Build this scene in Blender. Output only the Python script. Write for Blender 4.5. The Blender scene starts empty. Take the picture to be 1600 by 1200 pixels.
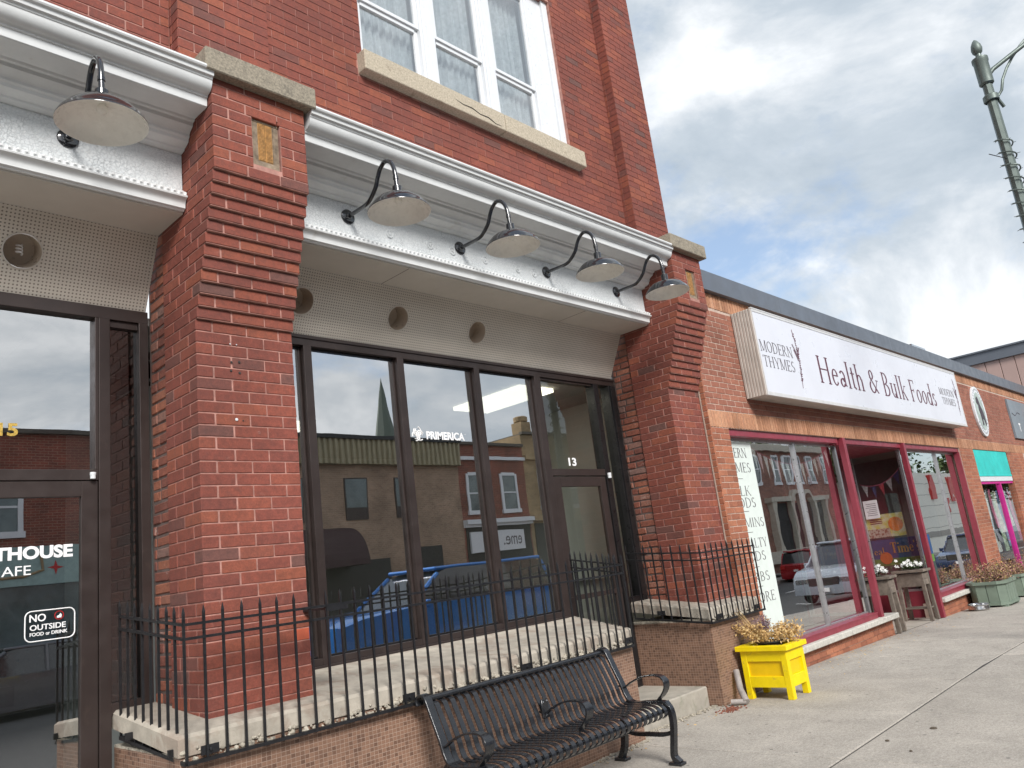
import bpy, math, random
from mathutils import Vector, Matrix
random.seed(7)
D = bpy.data
scene = bpy.context.scene
COL = scene.collection
R_ = math.radians

# ---------------------------------------------------------------- camera
CAMM = [[0.69178088, -0.71173135, -0.12197415], [0.08267365, 0.24586694, -0.96577146], [0.71735924, 0.65801818, 0.22892748]]
cam = D.objects.new('camera', D.cameras.new('camera'))
COL.objects.link(cam)
r, d, f = [Vector(v) for v in CAMM]
cam.matrix_world = Matrix(((r.x, -d.x, -f.x, 0), (r.y, -d.y, -f.y, 0), (r.z, -d.z, -f.z, 1.6), (0, 0, 0, 1)))
cam.data.sensor_width = 36
cam.data.lens = 1225.428 / 1600 * 36
cam.data.clip_start = .05
cam.data.clip_end = 2000
scene.camera = cam

# ---------------------------------------------------------------- world
SUN_DIR = Vector((-.36, -.75, .60)).normalized()      # towards the sun
w = D.worlds.new('World'); scene.world = w; w.use_nodes = True
nt = w.node_tree; nt.nodes.clear()
def N(nt, t, **k):
    n = nt.nodes.new(t)
    for a, b in k.items():
        if a.startswith('i_'):
            key = a[2:]
            n.inputs[int(key) if key.isdigit() else key.replace('_', ' ')].default_value = b
        else: setattr(n, a, b)
    return n
def math_(nt, op, a, b=None, c=None, clamp=False):
    n = nt.nodes.new('ShaderNodeMath'); n.operation = op; n.use_clamp = clamp
    for i, x in enumerate((a, b, c)):
        if x is None: continue
        if isinstance(x, (int, float)): n.inputs[i].default_value = x
        else: nt.links.new(x, n.inputs[i])
    return n.outputs[0]
def ramp(nt, fac, stops, interp='LINEAR'):
    n = nt.nodes.new('ShaderNodeValToRGB'); n.color_ramp.interpolation = interp
    e = n.color_ramp.elements
    while len(e) < len(stops): e.new(.5)
    for q, (p, c) in zip(e, stops):
        q.position = p; q.color = (c, c, c, 1) if isinstance(c, (int, float)) else (*c, 1)
    nt.links.new(fac, n.inputs[0]); return n.outputs[0]
def mixc(nt, fac, a, b, mode='MIX'):
    n = nt.nodes.new('ShaderNodeMix'); n.data_type = 'RGBA'; n.blend_type = mode
    for i, x in ((0, fac), (6, a), (7, b)):
        if isinstance(x, (int, float)): n.inputs[i].default_value = x
        elif isinstance(x, tuple): n.inputs[i].default_value = (*x, 1)
        else: nt.links.new(x, n.inputs[i])
    return n.outputs[2]
sky = N(nt, 'ShaderNodeTexSky', sky_type='NISHITA', sun_disc=False)
sky.sun_elevation = math.asin(SUN_DIR.z); sky.sun_rotation = math.atan2(SUN_DIR.x, SUN_DIR.y)
sky.air_density = 1.0; sky.dust_density = 1.5; sky.ozone_density = 1.6
tc = N(nt, 'ShaderNodeTexCoord')
sep = N(nt, 'ShaderNodeSeparateXYZ'); nt.links.new(tc.outputs['Generated'], sep.inputs[0])
dz = math_(nt, 'ADD', math_(nt, 'MAXIMUM', sep.outputs[2], 0.0), .28)
comb = N(nt, 'ShaderNodeCombineXYZ')
nt.links.new(math_(nt, 'DIVIDE', sep.outputs[0], dz), comb.inputs[0])
nt.links.new(math_(nt, 'DIVIDE', sep.outputs[1], dz), comb.inputs[1])
def noise(nt, vec, scale, detail=5, rough=.5, dist=0., w=None):
    n = N(nt, 'ShaderNodeTexNoise'); n.inputs['Scale'].default_value = scale
    n.inputs['Detail'].default_value = detail; n.inputs['Roughness'].default_value = rough
    n.inputs['Distortion'].default_value = dist
    if vec is not None: nt.links.new(vec, n.inputs['Vector'])
    return n.outputs['Fac']
mp = N(nt, 'ShaderNodeMapping'); mp.inputs['Location'].default_value = (5.4, 2.9, .6)
nt.links.new(tc.outputs['Generated'], mp.inputs[0]); mp.inputs['Scale'].default_value = (1, 1, 1.7)
big = noise(nt, mp.outputs[0], 2.1, 10, .58, .35)
mid = noise(nt, mp.outputs[0], 5.2, 8, .6, .1)
cover = ramp(nt, math_(nt, 'ADD', math_(nt, 'MULTIPLY', big, .72), math_(nt, 'MULTIPLY', mid, .28)),
             [(.40, 0.0), (.51, .97)], 'EASE')
mp2 = N(nt, 'ShaderNodeMapping'); mp2.inputs['Location'].default_value = (2.3, 1.2, .4)
nt.links.new(tc.outputs['Generated'], mp2.inputs[0]); mp2.inputs['Scale'].default_value = (1, 1, 1.7)
lum = noise(nt, mp2.outputs[0], 2.6, 10, .58, .4)
ccol = ramp(nt, lum, [(.34, (3.0, 3.5, 4.0)), (.44, (3.8, 4.25, 4.7)), (.51, (5.0, 5.3, 5.6)), (.57, (6.4, 6.6, 6.8))])
skyc = mixc(nt, .35, mixc(nt, 1.0, sky.outputs[0], (1.25, 1.25, 1.25), 'MULTIPLY'), (3.6, 4.3, 5.2))
allc = mixc(nt, cover, skyc, ccol)
bg = N(nt, 'ShaderNodeBackground'); bg.inputs[1].default_value = .086
nt.links.new(allc, bg.inputs[0])
wo = N(nt, 'ShaderNodeOutputWorld'); nt.links.new(bg.outputs[0], wo.inputs[0])

sun = D.objects.new('sun', D.lights.new('sun', 'SUN')); COL.objects.link(sun)
sun.data.energy = 2.1; sun.data.angle = R_(18); sun.data.color = (1, .975, .94)
sun.rotation_euler = SUN_DIR.to_track_quat('Z', 'Y').to_euler()
scene.view_settings.view_transform = 'Standard'
scene.view_settings.look = 'None'
scene.view_settings.exposure = 0.94
scene.view_settings.gamma = 1
scene.view_settings.use_curve_mapping = False
scene.cycles.max_bounces = 8; scene.cycles.transparent_max_bounces = 12; scene.cycles.glossy_bounces = 4

# ---------------------------------------------------------------- helpers
ORG = {}
def tag(o, label=None, cat=None, group=None, kind=None):
    if label: o['label'] = label
    if cat: o['category'] = cat
    if group: o['group'] = group
    if kind: o['kind'] = kind
    return o
def org(o):
    return ORG.get(o.name, Vector((0, 0, 0))) if o else Vector((0, 0, 0))
def thing(name, label, cat, loc=(0, 0, 0), group=None, kind=None):
    o = D.objects.new(name, None); COL.objects.link(o); o.empty_display_size = .1
    o.location = loc; ORG[o.name] = Vector(loc)
    return tag(o, label, cat, group, kind)
def link(name, me, parent=None, loc=None, kind=None):
    o = D.objects.new(name, me); COL.objects.link(o)
    if parent: o.parent = parent
    if loc is not None:
        o.location = Vector(loc) - org(parent)
        ORG[o.name] = Vector(loc)
    else: ORG[o.name] = org(parent)
    if kind: o['kind'] = kind
    return o
def copy_tree(o, parent=None, top=True):
    c = o.copy(); COL.objects.link(c)
    if parent: c.parent = parent
    for ch in [x for x in o.children]: copy_tree(ch, c, False)
    return c
class M:
    def __init__(s): s.v = []; s.f = []; s.mi = []
    def add(s, vs, fs, mi=0):
        n = len(s.v); s.v += [tuple(v) for v in vs]
        s.f += [tuple(i + n for i in f) for f in fs]; s.mi += [mi] * len(fs); return s
    def box(s, a, b, mi=0, T=None):
        x0, y0, z0 = a; x1, y1, z1 = b
        vs = [Vector(p) for p in ((x0,y0,z0),(x1,y0,z0),(x1,y1,z0),(x0,y1,z0),(x0,y0,z1),(x1,y0,z1),(x1,y1,z1),(x0,y1,z1))]
        if T: vs = [T @ v for v in vs]
        return s.add(vs, [(3,2,1,0),(4,5,6,7),(0,1,5,4),(1,2,6,5),(2,3,7,6),(3,0,4,7)], mi)
    def cbox(s, a, b, c=.004, mi=0, T=None):
        # box with all edges chamfered
        lo, hi = Vector(a), Vector(b); n = len(s.v); idx = {}
        vs = []
        for i in range(8):
            sx, sy, sz = i & 1, (i >> 1) & 1, (i >> 2) & 1
            p = Vector((hi.x if sx else lo.x, hi.y if sy else lo.y, hi.z if sz else lo.z))
            for ax in range(3):
                q = p.copy()
                for k in range(3):
                    if k != ax: q[k] += (-c if (sx, sy, sz)[k] else c)
                idx[(i, ax)] = len(vs); vs.append(T @ q if T else q)
        fs = []
        for ax in range(3):
            o1, o2 = (ax + 1) % 3, (ax + 2) % 3
            for side in (0, 1):
                q = [(side << ax) | (p << o1) | (r << o2) for p, r in ((0,0),(1,0),(1,1),(0,1))]
                fc = [idx[(i, ax)] for i in q]; fs.append(fc if side else fc[::-1])
        # note: vertex (i,ax) lies on the face normal to ax
        for ax in range(3):
            o1, o2 = (ax + 1) % 3, (ax + 2) % 3
            for p in (0, 1):
                for r in (0, 1):
                    i0 = (p << o1) | (r << o2); i1 = i0 | (1 << ax)
                    fc = [idx[(i0, o1)], idx[(i1, o1)], idx[(i1, o2)], idx[(i0, o2)]]
                    fs.append(fc if (p ^ r) else fc[::-1])
        for i in range(8):
            fc = [idx[(i, 0)], idx[(i, 1)], idx[(i, 2)]]
            par = (i & 1) ^ ((i >> 1) & 1) ^ ((i >> 2) & 1)
            fs.append(fc if par else fc[::-1])
        return s.add(vs, fs, mi)
    def tube(s, pts, r, seg=8, mi=0, caps=True):
        pts = [Vector(p) for p in pts]; rings = []
        up = Vector((0, 0, 1)); prev = None
        for i, p in enumerate(pts):
            t = (pts[min(i + 1, len(pts) - 1)] - pts[max(i - 1, 0)])
            t = t.normalized() if t.length > 1e-9 else Vector((0, 0, 1))
            if prev is None:
                a = up.cross(t)
                if a.length < 1e-3: a = Vector((1, 0, 0)).cross(t)
                a.normalize()
            else:
                a = prev - t * prev.dot(t)
                if a.length < 1e-6: a = up.cross(t)
                a.normalize()
            prev = a; b = t.cross(a)
            rr = r[i] if isinstance(r, (list, tuple)) else r
            rings.append([p + (a * math.cos(2*math.pi*k/seg) + b * math.sin(2*math.pi*k/seg)) * rr for k in range(seg)])
        vs = [v for g in rings for v in g]; fs = []
        for i in range(len(rings) - 1):
            for k in range(seg):
                k2 = (k + 1) % seg
                fs.append((i*seg+k, i*seg+k2, (i+1)*seg+k2, (i+1)*seg+k))
        if caps: fs += [tuple(range(seg))[::-1], tuple((len(rings)-1)*seg + k for k in range(seg))]
        return s.add(vs, fs, mi)
    def lathe(s, prof, c=(0,0,0), seg=24, axis='Z', mi=0, T=None):
        vs = []; fs = []
        for (r, h) in prof:
            for k in range(seg):
                a = 2*math.pi*k/seg; x, y = r*math.cos(a), r*math.sin(a)
                v = {'Z': Vector((x, y, h)), 'Y': Vector((x, h, -y)), 'X': Vector((h, x, y))}[axis] + Vector(c)
                vs.append(T @ v if T else v)
        for i in range(len(prof) - 1):
            for k in range(seg):
                k2 = (k + 1) % seg
                fs.append((i*seg+k, i*seg+k2, (i+1)*seg+k2, (i+1)*seg+k))
        return s.add(vs, fs, mi)
    def prism(s, poly, a, b, axis='Y', mi=0, T=None):
        # poly 2D extruded along axis from a to b
        def P(u, v, h): return Vector({'Y': (u, h, v), 'X': (h, u, v), 'Z': (u, v, h)}[axis])
        n = len(poly)
        vs = [P(u, v, a) for u, v in poly] + [P(u, v, b) for u, v in poly]
        if T: vs = [T @ v for v in vs]
        fs = [tuple(range(n)), tuple(range(2*n-1, n-1, -1))]
        for i in range(n):
            j = (i + 1) % n; fs.append((j, i, i + n, j + n))
        return s.add(vs, fs, mi)
    def sweep(s, prof, x0, x1, mi=0, close=True):
        # profile of (y,z) extruded along x
        return s.prism(prof, x0, x1, 'X', mi)
    def build(s, name, mats, parent=None, kind=None, smooth=False, loc=None, bevel=0, fix=True):
        me = D.meshes.new(name); o0 = Vector(loc) if loc is not None else org(parent)
        me.from_pydata([(v[0]-o0.x, v[1]-o0.y, v[2]-o0.z) for v in s.v], [], s.f)
        for m in (mats if isinstance(mats, (list, tuple)) else [mats]): me.materials.append(m)
        if any(s.mi): me.polygons.foreach_set('material_index', s.mi)
        if fix and len(s.f) < 60000:
            import bmesh
            bm = bmesh.new(); bm.from_mesh(me); bmesh.ops.recalc_face_normals(bm, faces=bm.faces); bm.to_mesh(me); bm.free()
        if smooth:
            me.polygons.foreach_set('use_smooth', [True] * len(me.polygons))
            try: me.set_sharp_from_angle(angle=R_(smooth if smooth > 1 else 40))
            except Exception: pass
        me.update()
        o = D.objects.new(name, me); COL.objects.link(o)
        if parent: o.parent = parent
        o.location = o0 - org(parent); ORG[o.name] = o0
        if kind: o['kind'] = kind
        if bevel:
            b = o.modifiers.new('bevel', 'BEVEL'); b.width = bevel; b.segments = 2; b.limit_method = 'ANGLE'; b.angle_limit = R_(35)
        return o

# ---------------------------------------------------------------- materials
def newmat(name):
    m = D.materials.new(name); m.use_nodes = True; nt = m.node_tree; nt.nodes.clear()
    out = N(nt, 'ShaderNodeOutputMaterial'); b = N(nt, 'ShaderNodeBsdfPrincipled')
    nt.links.new(b.outputs[0], out.inputs[0]); return m, nt, b, out
def pos(nt): return N(nt, 'ShaderNodeNewGeometry').outputs['Position']
def rnd(nt):
    g = N(nt, 'ShaderNodeNewGeometry'); o = N(nt, 'ShaderNodeObjectInfo')
    return math_(nt, 'FRACT', math_(nt, 'ADD', g.outputs['Random Per Island'], o.outputs['Random']))
def bumpn(nt, b, h, strength, dist=.002):
    n = N(nt, 'ShaderNodeBump'); n.inputs['Strength'].default_value = strength; n.inputs['Distance'].default_value = dist
    nt.links.new(h, n.inputs['Height']); nt.links.new(n.outputs[0], b.inputs['Normal'])
def mat(name, col, rough=.6, metal=0., var=.14, ns=9., bump=0., bs=90., rand=0., spec=.5, coat=0., rvar=.1, dirt=None, bd=.002, objc=False):
    m, nt, b, out = newmat(name)
    P = N(nt, 'ShaderNodeTexCoord').outputs['Object'] if objc else pos(nt)
    n1 = noise(nt, P, ns, 6, .6)
    lo = tuple(c * (1 - var) for c in col); hi = tuple(min(1, c * (1 + var)) for c in col)
    c = mixc(nt, ramp(nt, n1, [(.3, 0.), (.7, 1.)]), lo, hi)
    if dirt:
        n2 = noise(nt, P, dirt[2], 8, .65, .4)
        c = mixc(nt, ramp(nt, n2, [(dirt[1], 0.), (dirt[1] + .12, dirt[3] if len(dirt) > 3 else .8)]), c, dirt[0])
    if rand:
        c = mixc(nt, 1., c, ramp(nt, rnd(nt), [(0, 1 - rand), (1, 1 + rand * .6)]), 'MULTIPLY')
    nt.links.new(c, b.inputs['Base Color'])
    nt.links.new(ramp(nt, noise(nt, P, ns * 2.3, 4), [(.3, max(0, rough - rvar)), (.7, min(1, rough + rvar))]), b.inputs['Roughness'])
    b.inputs['Metallic'].default_value = metal
    b.inputs['Specular IOR Level'].default_value = spec
    b.inputs['Coat Weight'].default_value = coat
    if bump: bumpn(nt, b, noise(nt, P, bs, 5, .65), bump, bd)
    return m
def brickmat(name, stops, mottle=.35, soot=None, white=None, bump=.5):
    m, nt, b, out = newmat(name); P = pos(nt)
    c = ramp(nt, rnd(nt), stops)
    n1 = noise(nt, P, 26, 6, .7)
    c = mixc(nt, 1., c, ramp(nt, n1, [(.25, 1 - mottle), (.75, 1 + mottle * .8)]), 'MULTIPLY')
    c = mixc(nt, 1., c, ramp(nt, noise(nt, P, 95, 4, .8), [(.3, .78), (.7, 1.2)]), 'MULTIPLY')
    c = mixc(nt, ramp(nt, noise(nt, P, 13, 7, .75, .8), [(.60, 0.), (.72, .4)]), c, (.36,.17,.13))
    n3 = noise(nt, P, 1.1, 4, .6)
    c = mixc(nt, 1., c, ramp(nt, n3, [(.3, .78), (.7, 1.12)]), 'MULTIPLY')
    if soot:
        c = mixc(nt, ramp(nt, noise(nt, P, 3.1, 8, .7, .5), [(soot[1], 0.), (soot[1] + .15, .75)]), c, soot[0])
    if white:
        c = mixc(nt, ramp(nt, noise(nt, P, 9, 10, .75, .6), [(white[1], 0.), (white[1] + .1, .7)]), c, white[0])
    nt.links.new(c, b.inputs['Base Color'])
    nt.links.new(ramp(nt, n1, [(.3, .7), (.7, .95)]), b.inputs['Roughness'])
    h = math_(nt, 'ADD', noise(nt, P, 160, 4, .7), math_(nt, 'MULTIPLY', noise(nt, P, 38, 5, .7), 1.4))
    bumpn(nt, b, h, bump, .003)
    return m
MT = {}
MT['brick'] = brickmat('old_red_brick', [(0, (.175,.062,.048)), (.035, (.15,.07,.058)), (.07, (.20,.058,.042)), (.5, (.222,.060,.041)), (.8, (.25,.069,.044)), (.95, (.29,.085,.047)), (1, (.20,.062,.047))], .34, white=((.40,.26,.23), .66), soot=((.085,.045,.04), .64))
MT['mortar'] = mat('pink_mortar', (.37,.19,.155), .9, bump=.5, bs=120, var=.42, ns=11)
MT['rough_brick'] = brickmat('rough_brick', [(0, (.17,.06,.045)), (.4, (.26,.085,.055)), (.8, (.33,.12,.07)), (1, (.22,.13,.11))], .45, white=((.45,.36,.33), .6), bump=.9)
MT['dark_mortar'] = mat('old_mortar', (.12,.085,.075), .95, bump=.8, bs=60, var=.35)
MT['orange_brick'] = brickmat('orange_brick', [(0, (.27,.10,.058)), (.35, (.36,.135,.075)), (.7, (.42,.165,.09)), (1, (.33,.115,.066))], .22)
MT['red_field_brick'] = brickmat('field_brick', [(0, (.26,.10,.065)), (.35, (.31,.12,.078)), (.7, (.35,.14,.09)), (1, (.28,.11,.075))], .22)
MT['soldier'] = brickmat('buff_soldier_brick', [(0, (.34,.16,.085)), (.4, (.45,.22,.125)), (.8, (.53,.28,.165)), (1, (.40,.185,.105))], .3)
MT['mortar2'] = mat('light_mortar', (.50,.38,.31), .9, bump=.4, bs=110, var=.15)
MT['white'] = mat('old_white_paint', (.66,.67,.665), .45, var=.05, bump=.25, bs=45, dirt=((.42,.39,.34), .63, 6, .45))
MT['soffit'] = mat('beige_soffit_paint', (.58,.54,.48), .6, var=.06, ns=3, bump=.15, bs=200, dirt=((.33,.29,.24), .66, 4, .35))
MT['bronze'] = mat('dark_bronze_aluminium', (.050,.037,.034), .38, .35, var=.12, ns=4, dirt=((.09,.065,.055), .62, 9, .5))
MT['blackframe'] = mat('black_frame', (.018,.017,.018), .35, .3, var=.2)
MT['iron'] = mat('black_iron_paint', (.018,.018,.02), .38, .2, var=.3, ns=30, bump=.25, bs=150)
MT['benchmetal'] = mat('black_bench_coating', (.016,.017,.02), .3, .1, var=.3, ns=20, coat=.35, bump=.12, bs=220, dirt=((.07,.065,.06), .66, 25, .4))
MT['lampblack'] = mat('glossy_black_enamel', (.010,.011,.014), .16, .0, var=.2, ns=12, coat=.8, rvar=.05)
MT['lampwhite'] = mat('cream_enamel', (.93,.91,.85), .3, var=.05, ns=12)
MT['stonecap'] = mat('speckled_cap_stone', (.27,.235,.18), .9, var=.4, ns=75, bump=.8, bs=90, dirt=((.10,.09,.075), .56, 7, .6), bd=.004)
MT['sillstone'] = mat('sand_sill_stone', (.44,.38,.29), .9, var=.3, ns=60, bump=.8, bs=60, dirt=((.20,.155,.11), .60, 6, .7), bd=.004)
MT['concrete'] = mat('ledge_concrete', (.40,.36,.30), .9, var=.22, ns=7, bump=.8, bs=50, dirt=((.27,.20,.155), .50, 4.5, .6), bd=.004)
MT['oldconcrete'] = mat('crumbling_concrete', (.42,.38,.31), .95, var=.35, ns=22, bump=1., bs=26, dirt=((.13,.12,.10), .55, 12, .75), bd=.012)
MT['stepconc'] = mat('step_concrete', (.36,.33,.28), .9, var=.2, ns=6, bump=.5, bs=70, dirt=((.17,.18,.12), .56, 5, .6))
MT['redpaint'] = mat('raspberry_paint', (.24,.032,.05), .4, var=.12, ns=5, dirt=((.33,.06,.08), .6, 9, .5))
MT['alu'] = mat('silver_aluminium', (.45,.45,.46), .35, .7, var=.1)
MT['signwhite'] = mat('sign_face_white', (.66,.67,.72), .35, var=.03, ns=2, dirt=((.62,.61,.63), .64, 3, .5))
MT['signedge'] = mat('sign_edge_metal', (.52,.48,.43), .5, .2, var=.12, ns=5, dirt=((.28,.24,.20), .62, 8, .6))
MT['maroon'] = mat('maroon_lettering', (.10,.022,.04), .5, var=.15)
MT['ink'] = mat('dark_lettering', (.05,.035,.045), .5)
MT['vinylwhite'] = mat('white_vinyl', (.86,.86,.86), .5, var=.02)
MT['gold'] = mat('gold_leaf', (.75,.5,.12), .3, .6, var=.35, ns=60)
MT['coping'] = mat('grey_metal_coping', (.15,.165,.19), .45, .3, var=.06, ns=2)
MT['yellow'] = mat('yellow_paint', (.86,.65,.0), .45, var=.08, ns=8, bump=.5, bs=45, dirt=((.42,.31,.06), .60, 16, .55))
MT['yellowpanel'] = mat('yellow_panel_paint', (.80,.52,.0), .42, var=.06, ns=8, bump=.2, bs=35)
MT['greenpaint'] = mat('sage_green_paint', (.175,.225,.175), .6, var=.12, ns=6, rand=.12, bump=.3, bs=50)
MT['greywood'] = mat('weathered_wood', (.19,.155,.125), .85, var=.3, ns=14, bump=.6, bs=60, rand=.25)
MT['teal'] = mat('turquoise_canvas', (.03,.50,.46), .7, var=.15, ns=2.5, bump=.8, bs=5, bd=.02)
MT['magenta'] = mat('magenta_paint', (.50,.015,.22), .5)
MT['steel'] = mat('stainless_steel', (.55,.55,.55), .2, .95)
MT['plastic'] = mat('black_plastic', (.015,.015,.015), .5)
MT['pole'] = mat('green_grey_pole', (.135,.165,.15), .45, .4, var=.12, ns=6)
MT['asphalt'] = mat('asphalt', (.075,.074,.073), .9, var=.3, ns=40, bump=.8, bs=120, dirt=((.09,.088,.085), .58, 1.5, .5))
MT['roadpaint'] = mat('road_paint', (.72,.72,.70), .7, var=.1)
MT['kerb'] = mat('kerb_concrete', (.36,.34,.31), .9, var=.2, ns=9, bump=.5)
MT['dark'] = mat('dark_interior', (.035,.032,.03), .8)
MT['inwall'] = mat('interior_wall', (.52,.53,.51), .8, var=.04, ns=1.5)
MT['inceil'] = mat('interior_ceiling_tile', (.42,.41,.39), .8, var=.04)
MT['infloor'] = mat('interior_floor', (.10,.085,.07), .5)
MT['curtain'] = mat('lace_curtain', (.55,.58,.60), .9, var=.2, ns=16, bump=.6, bs=30, bd=.01)
MT['upvc'] = mat('white_vinyl_frame', (.68,.70,.72), .35, var=.03)
def concrete_slab():
    m, nt, b, out = newmat('sidewalk_concrete'); P = pos(nt)
    c = ramp(nt, rnd(nt), [(0, (.385,.353,.308)), (.5, (.42,.385,.336)), (1, (.45,.412,.36))])
    c = mixc(nt, 1., c, ramp(nt, noise(nt, P, 75, 6, .95), [(.34, .55), (.66, 1.38)]), 'MULTIPLY')
    c = mixc(nt, 1., c, ramp(nt, noise(nt, P, 2.2, 6, .65, .3), [(.3, .82), (.7, 1.1)]), 'MULTIPLY')
    c = mixc(nt, 1., c, ramp(nt, noise(nt, P, 30, 5, .9), [(.34, .72), (.66, 1.2)]), 'MULTIPLY')
    c = mixc(nt, ramp(nt, noise(nt, P, 5.5, 8, .7, .6), [(.60, 0.), (.72, .55)]), c, (.15,.14,.125))
    v_ = N(nt, 'ShaderNodeTexVoronoi'); v_.inputs['Scale'].default_value = 4.5; nt.links.new(P, v_.inputs['Vector'])
    c = mixc(nt, ramp(nt, v_.outputs['Distance'], [(.05, .75), (.075, 0.)]), c, (.10,.095,.09))
    nt.links.new(c, b.inputs['Base Color']); b.inputs['Roughness'].default_value = .93
    bumpn(nt, b, noise(nt, P, 150, 4, .8), .5, .003); return m
MT['slab'] = concrete_slab()
def tile_mat():
    m, nt, b, out = newmat('mosaic_tile'); s = N(nt, 'ShaderNodeSeparateXYZ'); nt.links.new(pos(nt), s.inputs[0])
    cb = N(nt, 'ShaderNodeCombineXYZ')
    nt.links.new(math_(nt, 'ADD', s.outputs[0], s.outputs[1]), cb.inputs[0]); nt.links.new(s.outputs[2], cb.inputs[1])
    t = N(nt, 'ShaderNodeTexBrick'); t.offset = .0; t.offset_frequency = 1; t.squash = 1.; t.squash_frequency = 2
    t.inputs['Scale'].default_value = 1; t.inputs['Brick Width'].default_value = .031; t.inputs['Row Height'].default_value = .0245
    t.inputs['Mortar Size'].default_value = .0014; t.inputs['Mortar Smooth'].default_value = .15
    t.inputs['Bias'].default_value = -.42
    t.inputs['Color1'].default_value = (.225,.128,.086,1); t.inputs['Color2'].default_value = (.06,.03,.022,1)
    t.inputs['Mortar'].default_value = (.36,.26,.20,1)
    nt.links.new(cb.outputs[0], t.inputs['Vector'])
    c = mixc(nt, 1., t.outputs[0], ramp(nt, noise(nt, pos(nt), 2.5, 5), [(.3, .85), (.7, 1.12)]), 'MULTIPLY')
    nt.links.new(c, b.inputs['Base Color']); b.inputs['Roughness'].default_value = .45
    bumpn(nt, b, math_(nt, 'SUBTRACT', 1., t.outputs[1]), .6, .002); return m
MT['tile'] = tile_mat()
def wallbrick(name, a, bc, mo, sw=.215, sh=.075):
    m, nt, b, out = newmat(name); s = N(nt, 'ShaderNodeSeparateXYZ'); nt.links.new(pos(nt), s.inputs[0])
    cb = N(nt, 'ShaderNodeCombineXYZ')
    nt.links.new(math_(nt, 'ADD', s.outputs[0], s.outputs[1]), cb.inputs[0]); nt.links.new(s.outputs[2], cb.inputs[1])
    t = N(nt, 'ShaderNodeTexBrick'); t.inputs['Scale'].default_value = 1
    t.inputs['Brick Width'].default_value = sw; t.inputs['Row Height'].default_value = sh; t.inputs['Mortar Size'].default_value = .006
    t.inputs['Color1'].default_value = (*a, 1); t.inputs['Color2'].default_value = (*bc, 1); t.inputs['Mortar'].default_value = (*mo, 1)
    nt.links.new(cb.outputs[0], t.inputs['Vector']); nt.links.new(mixc(nt, 1., t.outputs[0], ramp(nt, noise(nt, pos(nt), .9, 7, .7), [(.3, .6), (.7, 1.25)]), 'MULTIPLY'), b.inputs['Base Color'])
    b.inputs['Roughness'].default_value = .9
    bumpn(nt, b, math_(nt, 'SUBTRACT', 1., t.outputs[1]), .5, .004); return m
MT['wall_red'] = wallbrick('far_red_brick', (.27,.075,.048), (.18,.055,.04), (.34,.23,.17))
MT['wall_brown'] = wallbrick('far_brown_brick', (.36,.25,.17), (.28,.185,.125), (.40,.32,.25))
MT['wall_buff'] = wallbrick('far_buff_brick', (.42,.30,.16), (.34,.235,.12), (.30,.24,.17))
MT['wall_bank'] = wallbrick('bank_brick', (.36,.16,.11), (.22,.095,.07), (.46,.36,.30))
def perforated():
    m, nt, b, out = newmat('perforated_soffit_board'); s = N(nt, 'ShaderNodeSeparateXYZ'); nt.links.new(pos(nt), s.inputs[0])
    p = .0235
    def cell(x): return math_(nt, 'SUBTRACT', math_(nt, 'FRACT', math_(nt, 'DIVIDE', x, p)), .5)
    u = cell(s.outputs[0]); v = cell(math_(nt, 'MULTIPLY', s.outputs[2], 1.105))
    dd = math_(nt, 'SQRT', math_(nt, 'ADD', math_(nt, 'POWER', u, 2), math_(nt, 'POWER', v, 2)))
    hole = ramp(nt, dd, [(.19, 1.), (.27, 0.)])
    base = mixc(nt, ramp(nt, noise(nt, pos(nt), 2.5, 5), [(.3, 0.), (.7, 1.)]), (.58,.53,.46), (.66,.61,.535))
    c = mixc(nt, hole, base, (.21,.18,.15))
    nt.links.new(c, b.inputs['Base Color']); b.inputs['Roughness'].default_value = .7
    bumpn(nt, b, math_(nt, 'SUBTRACT', 1., hole), .4, .003); return m
MT['perf'] = perforated()
def fascia():
    m, nt, b, out = newmat('peeling_fascia_paint'); P = pos(nt)
    v = N(nt, 'ShaderNodeTexVoronoi', feature='DISTANCE_TO_EDGE'); v.inputs['Scale'].default_value = 42
    nz = N(nt, 'ShaderNodeTexNoise'); nz.inputs['Scale'].default_value = 30; nz.inputs['Detail'].default_value = 4
    nt.links.new(P, nz.inputs['Vector'])
    vm = N(nt, 'ShaderNodeVectorMath', operation='MULTIPLY_ADD'); nt.links.new(nz.outputs['Color'], vm.inputs[0])
    vm.inputs[1].default_value = (.05,.05,.05); nt.links.new(P, vm.inputs[2]); nt.links.new(vm.outputs[0], v.inputs['Vector'])
    crack = ramp(nt, v.outputs['Distance'], [(.0, 1.), (.10, 0.)])
    patch = ramp(nt, noise(nt, P, 5, 6, .7, .3), [(.42, 0.), (.6, 1.)])
    k = math_(nt, 'MULTIPLY', crack, math_(nt, 'ADD', math_(nt, 'MULTIPLY', patch, .45), .12))
    base = mixc(nt, ramp(nt, noise(nt, P, 70, 5, .7), [(.35, 0.), (.65, 1.)]), (.58,.61,.62), (.70,.715,.715))
    c = mixc(nt, k, base, (.30,.32,.33))
    nt.links.new(c, b.inputs['Base Color']); b.inputs['Roughness'].default_value = .55
    bumpn(nt, b, math_(nt, 'ADD', math_(nt, 'MULTIPLY', crack, -1.), noise(nt, P, 90, 5, .7)), .7, .003); return m
MT['fascia'] = fascia()
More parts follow.
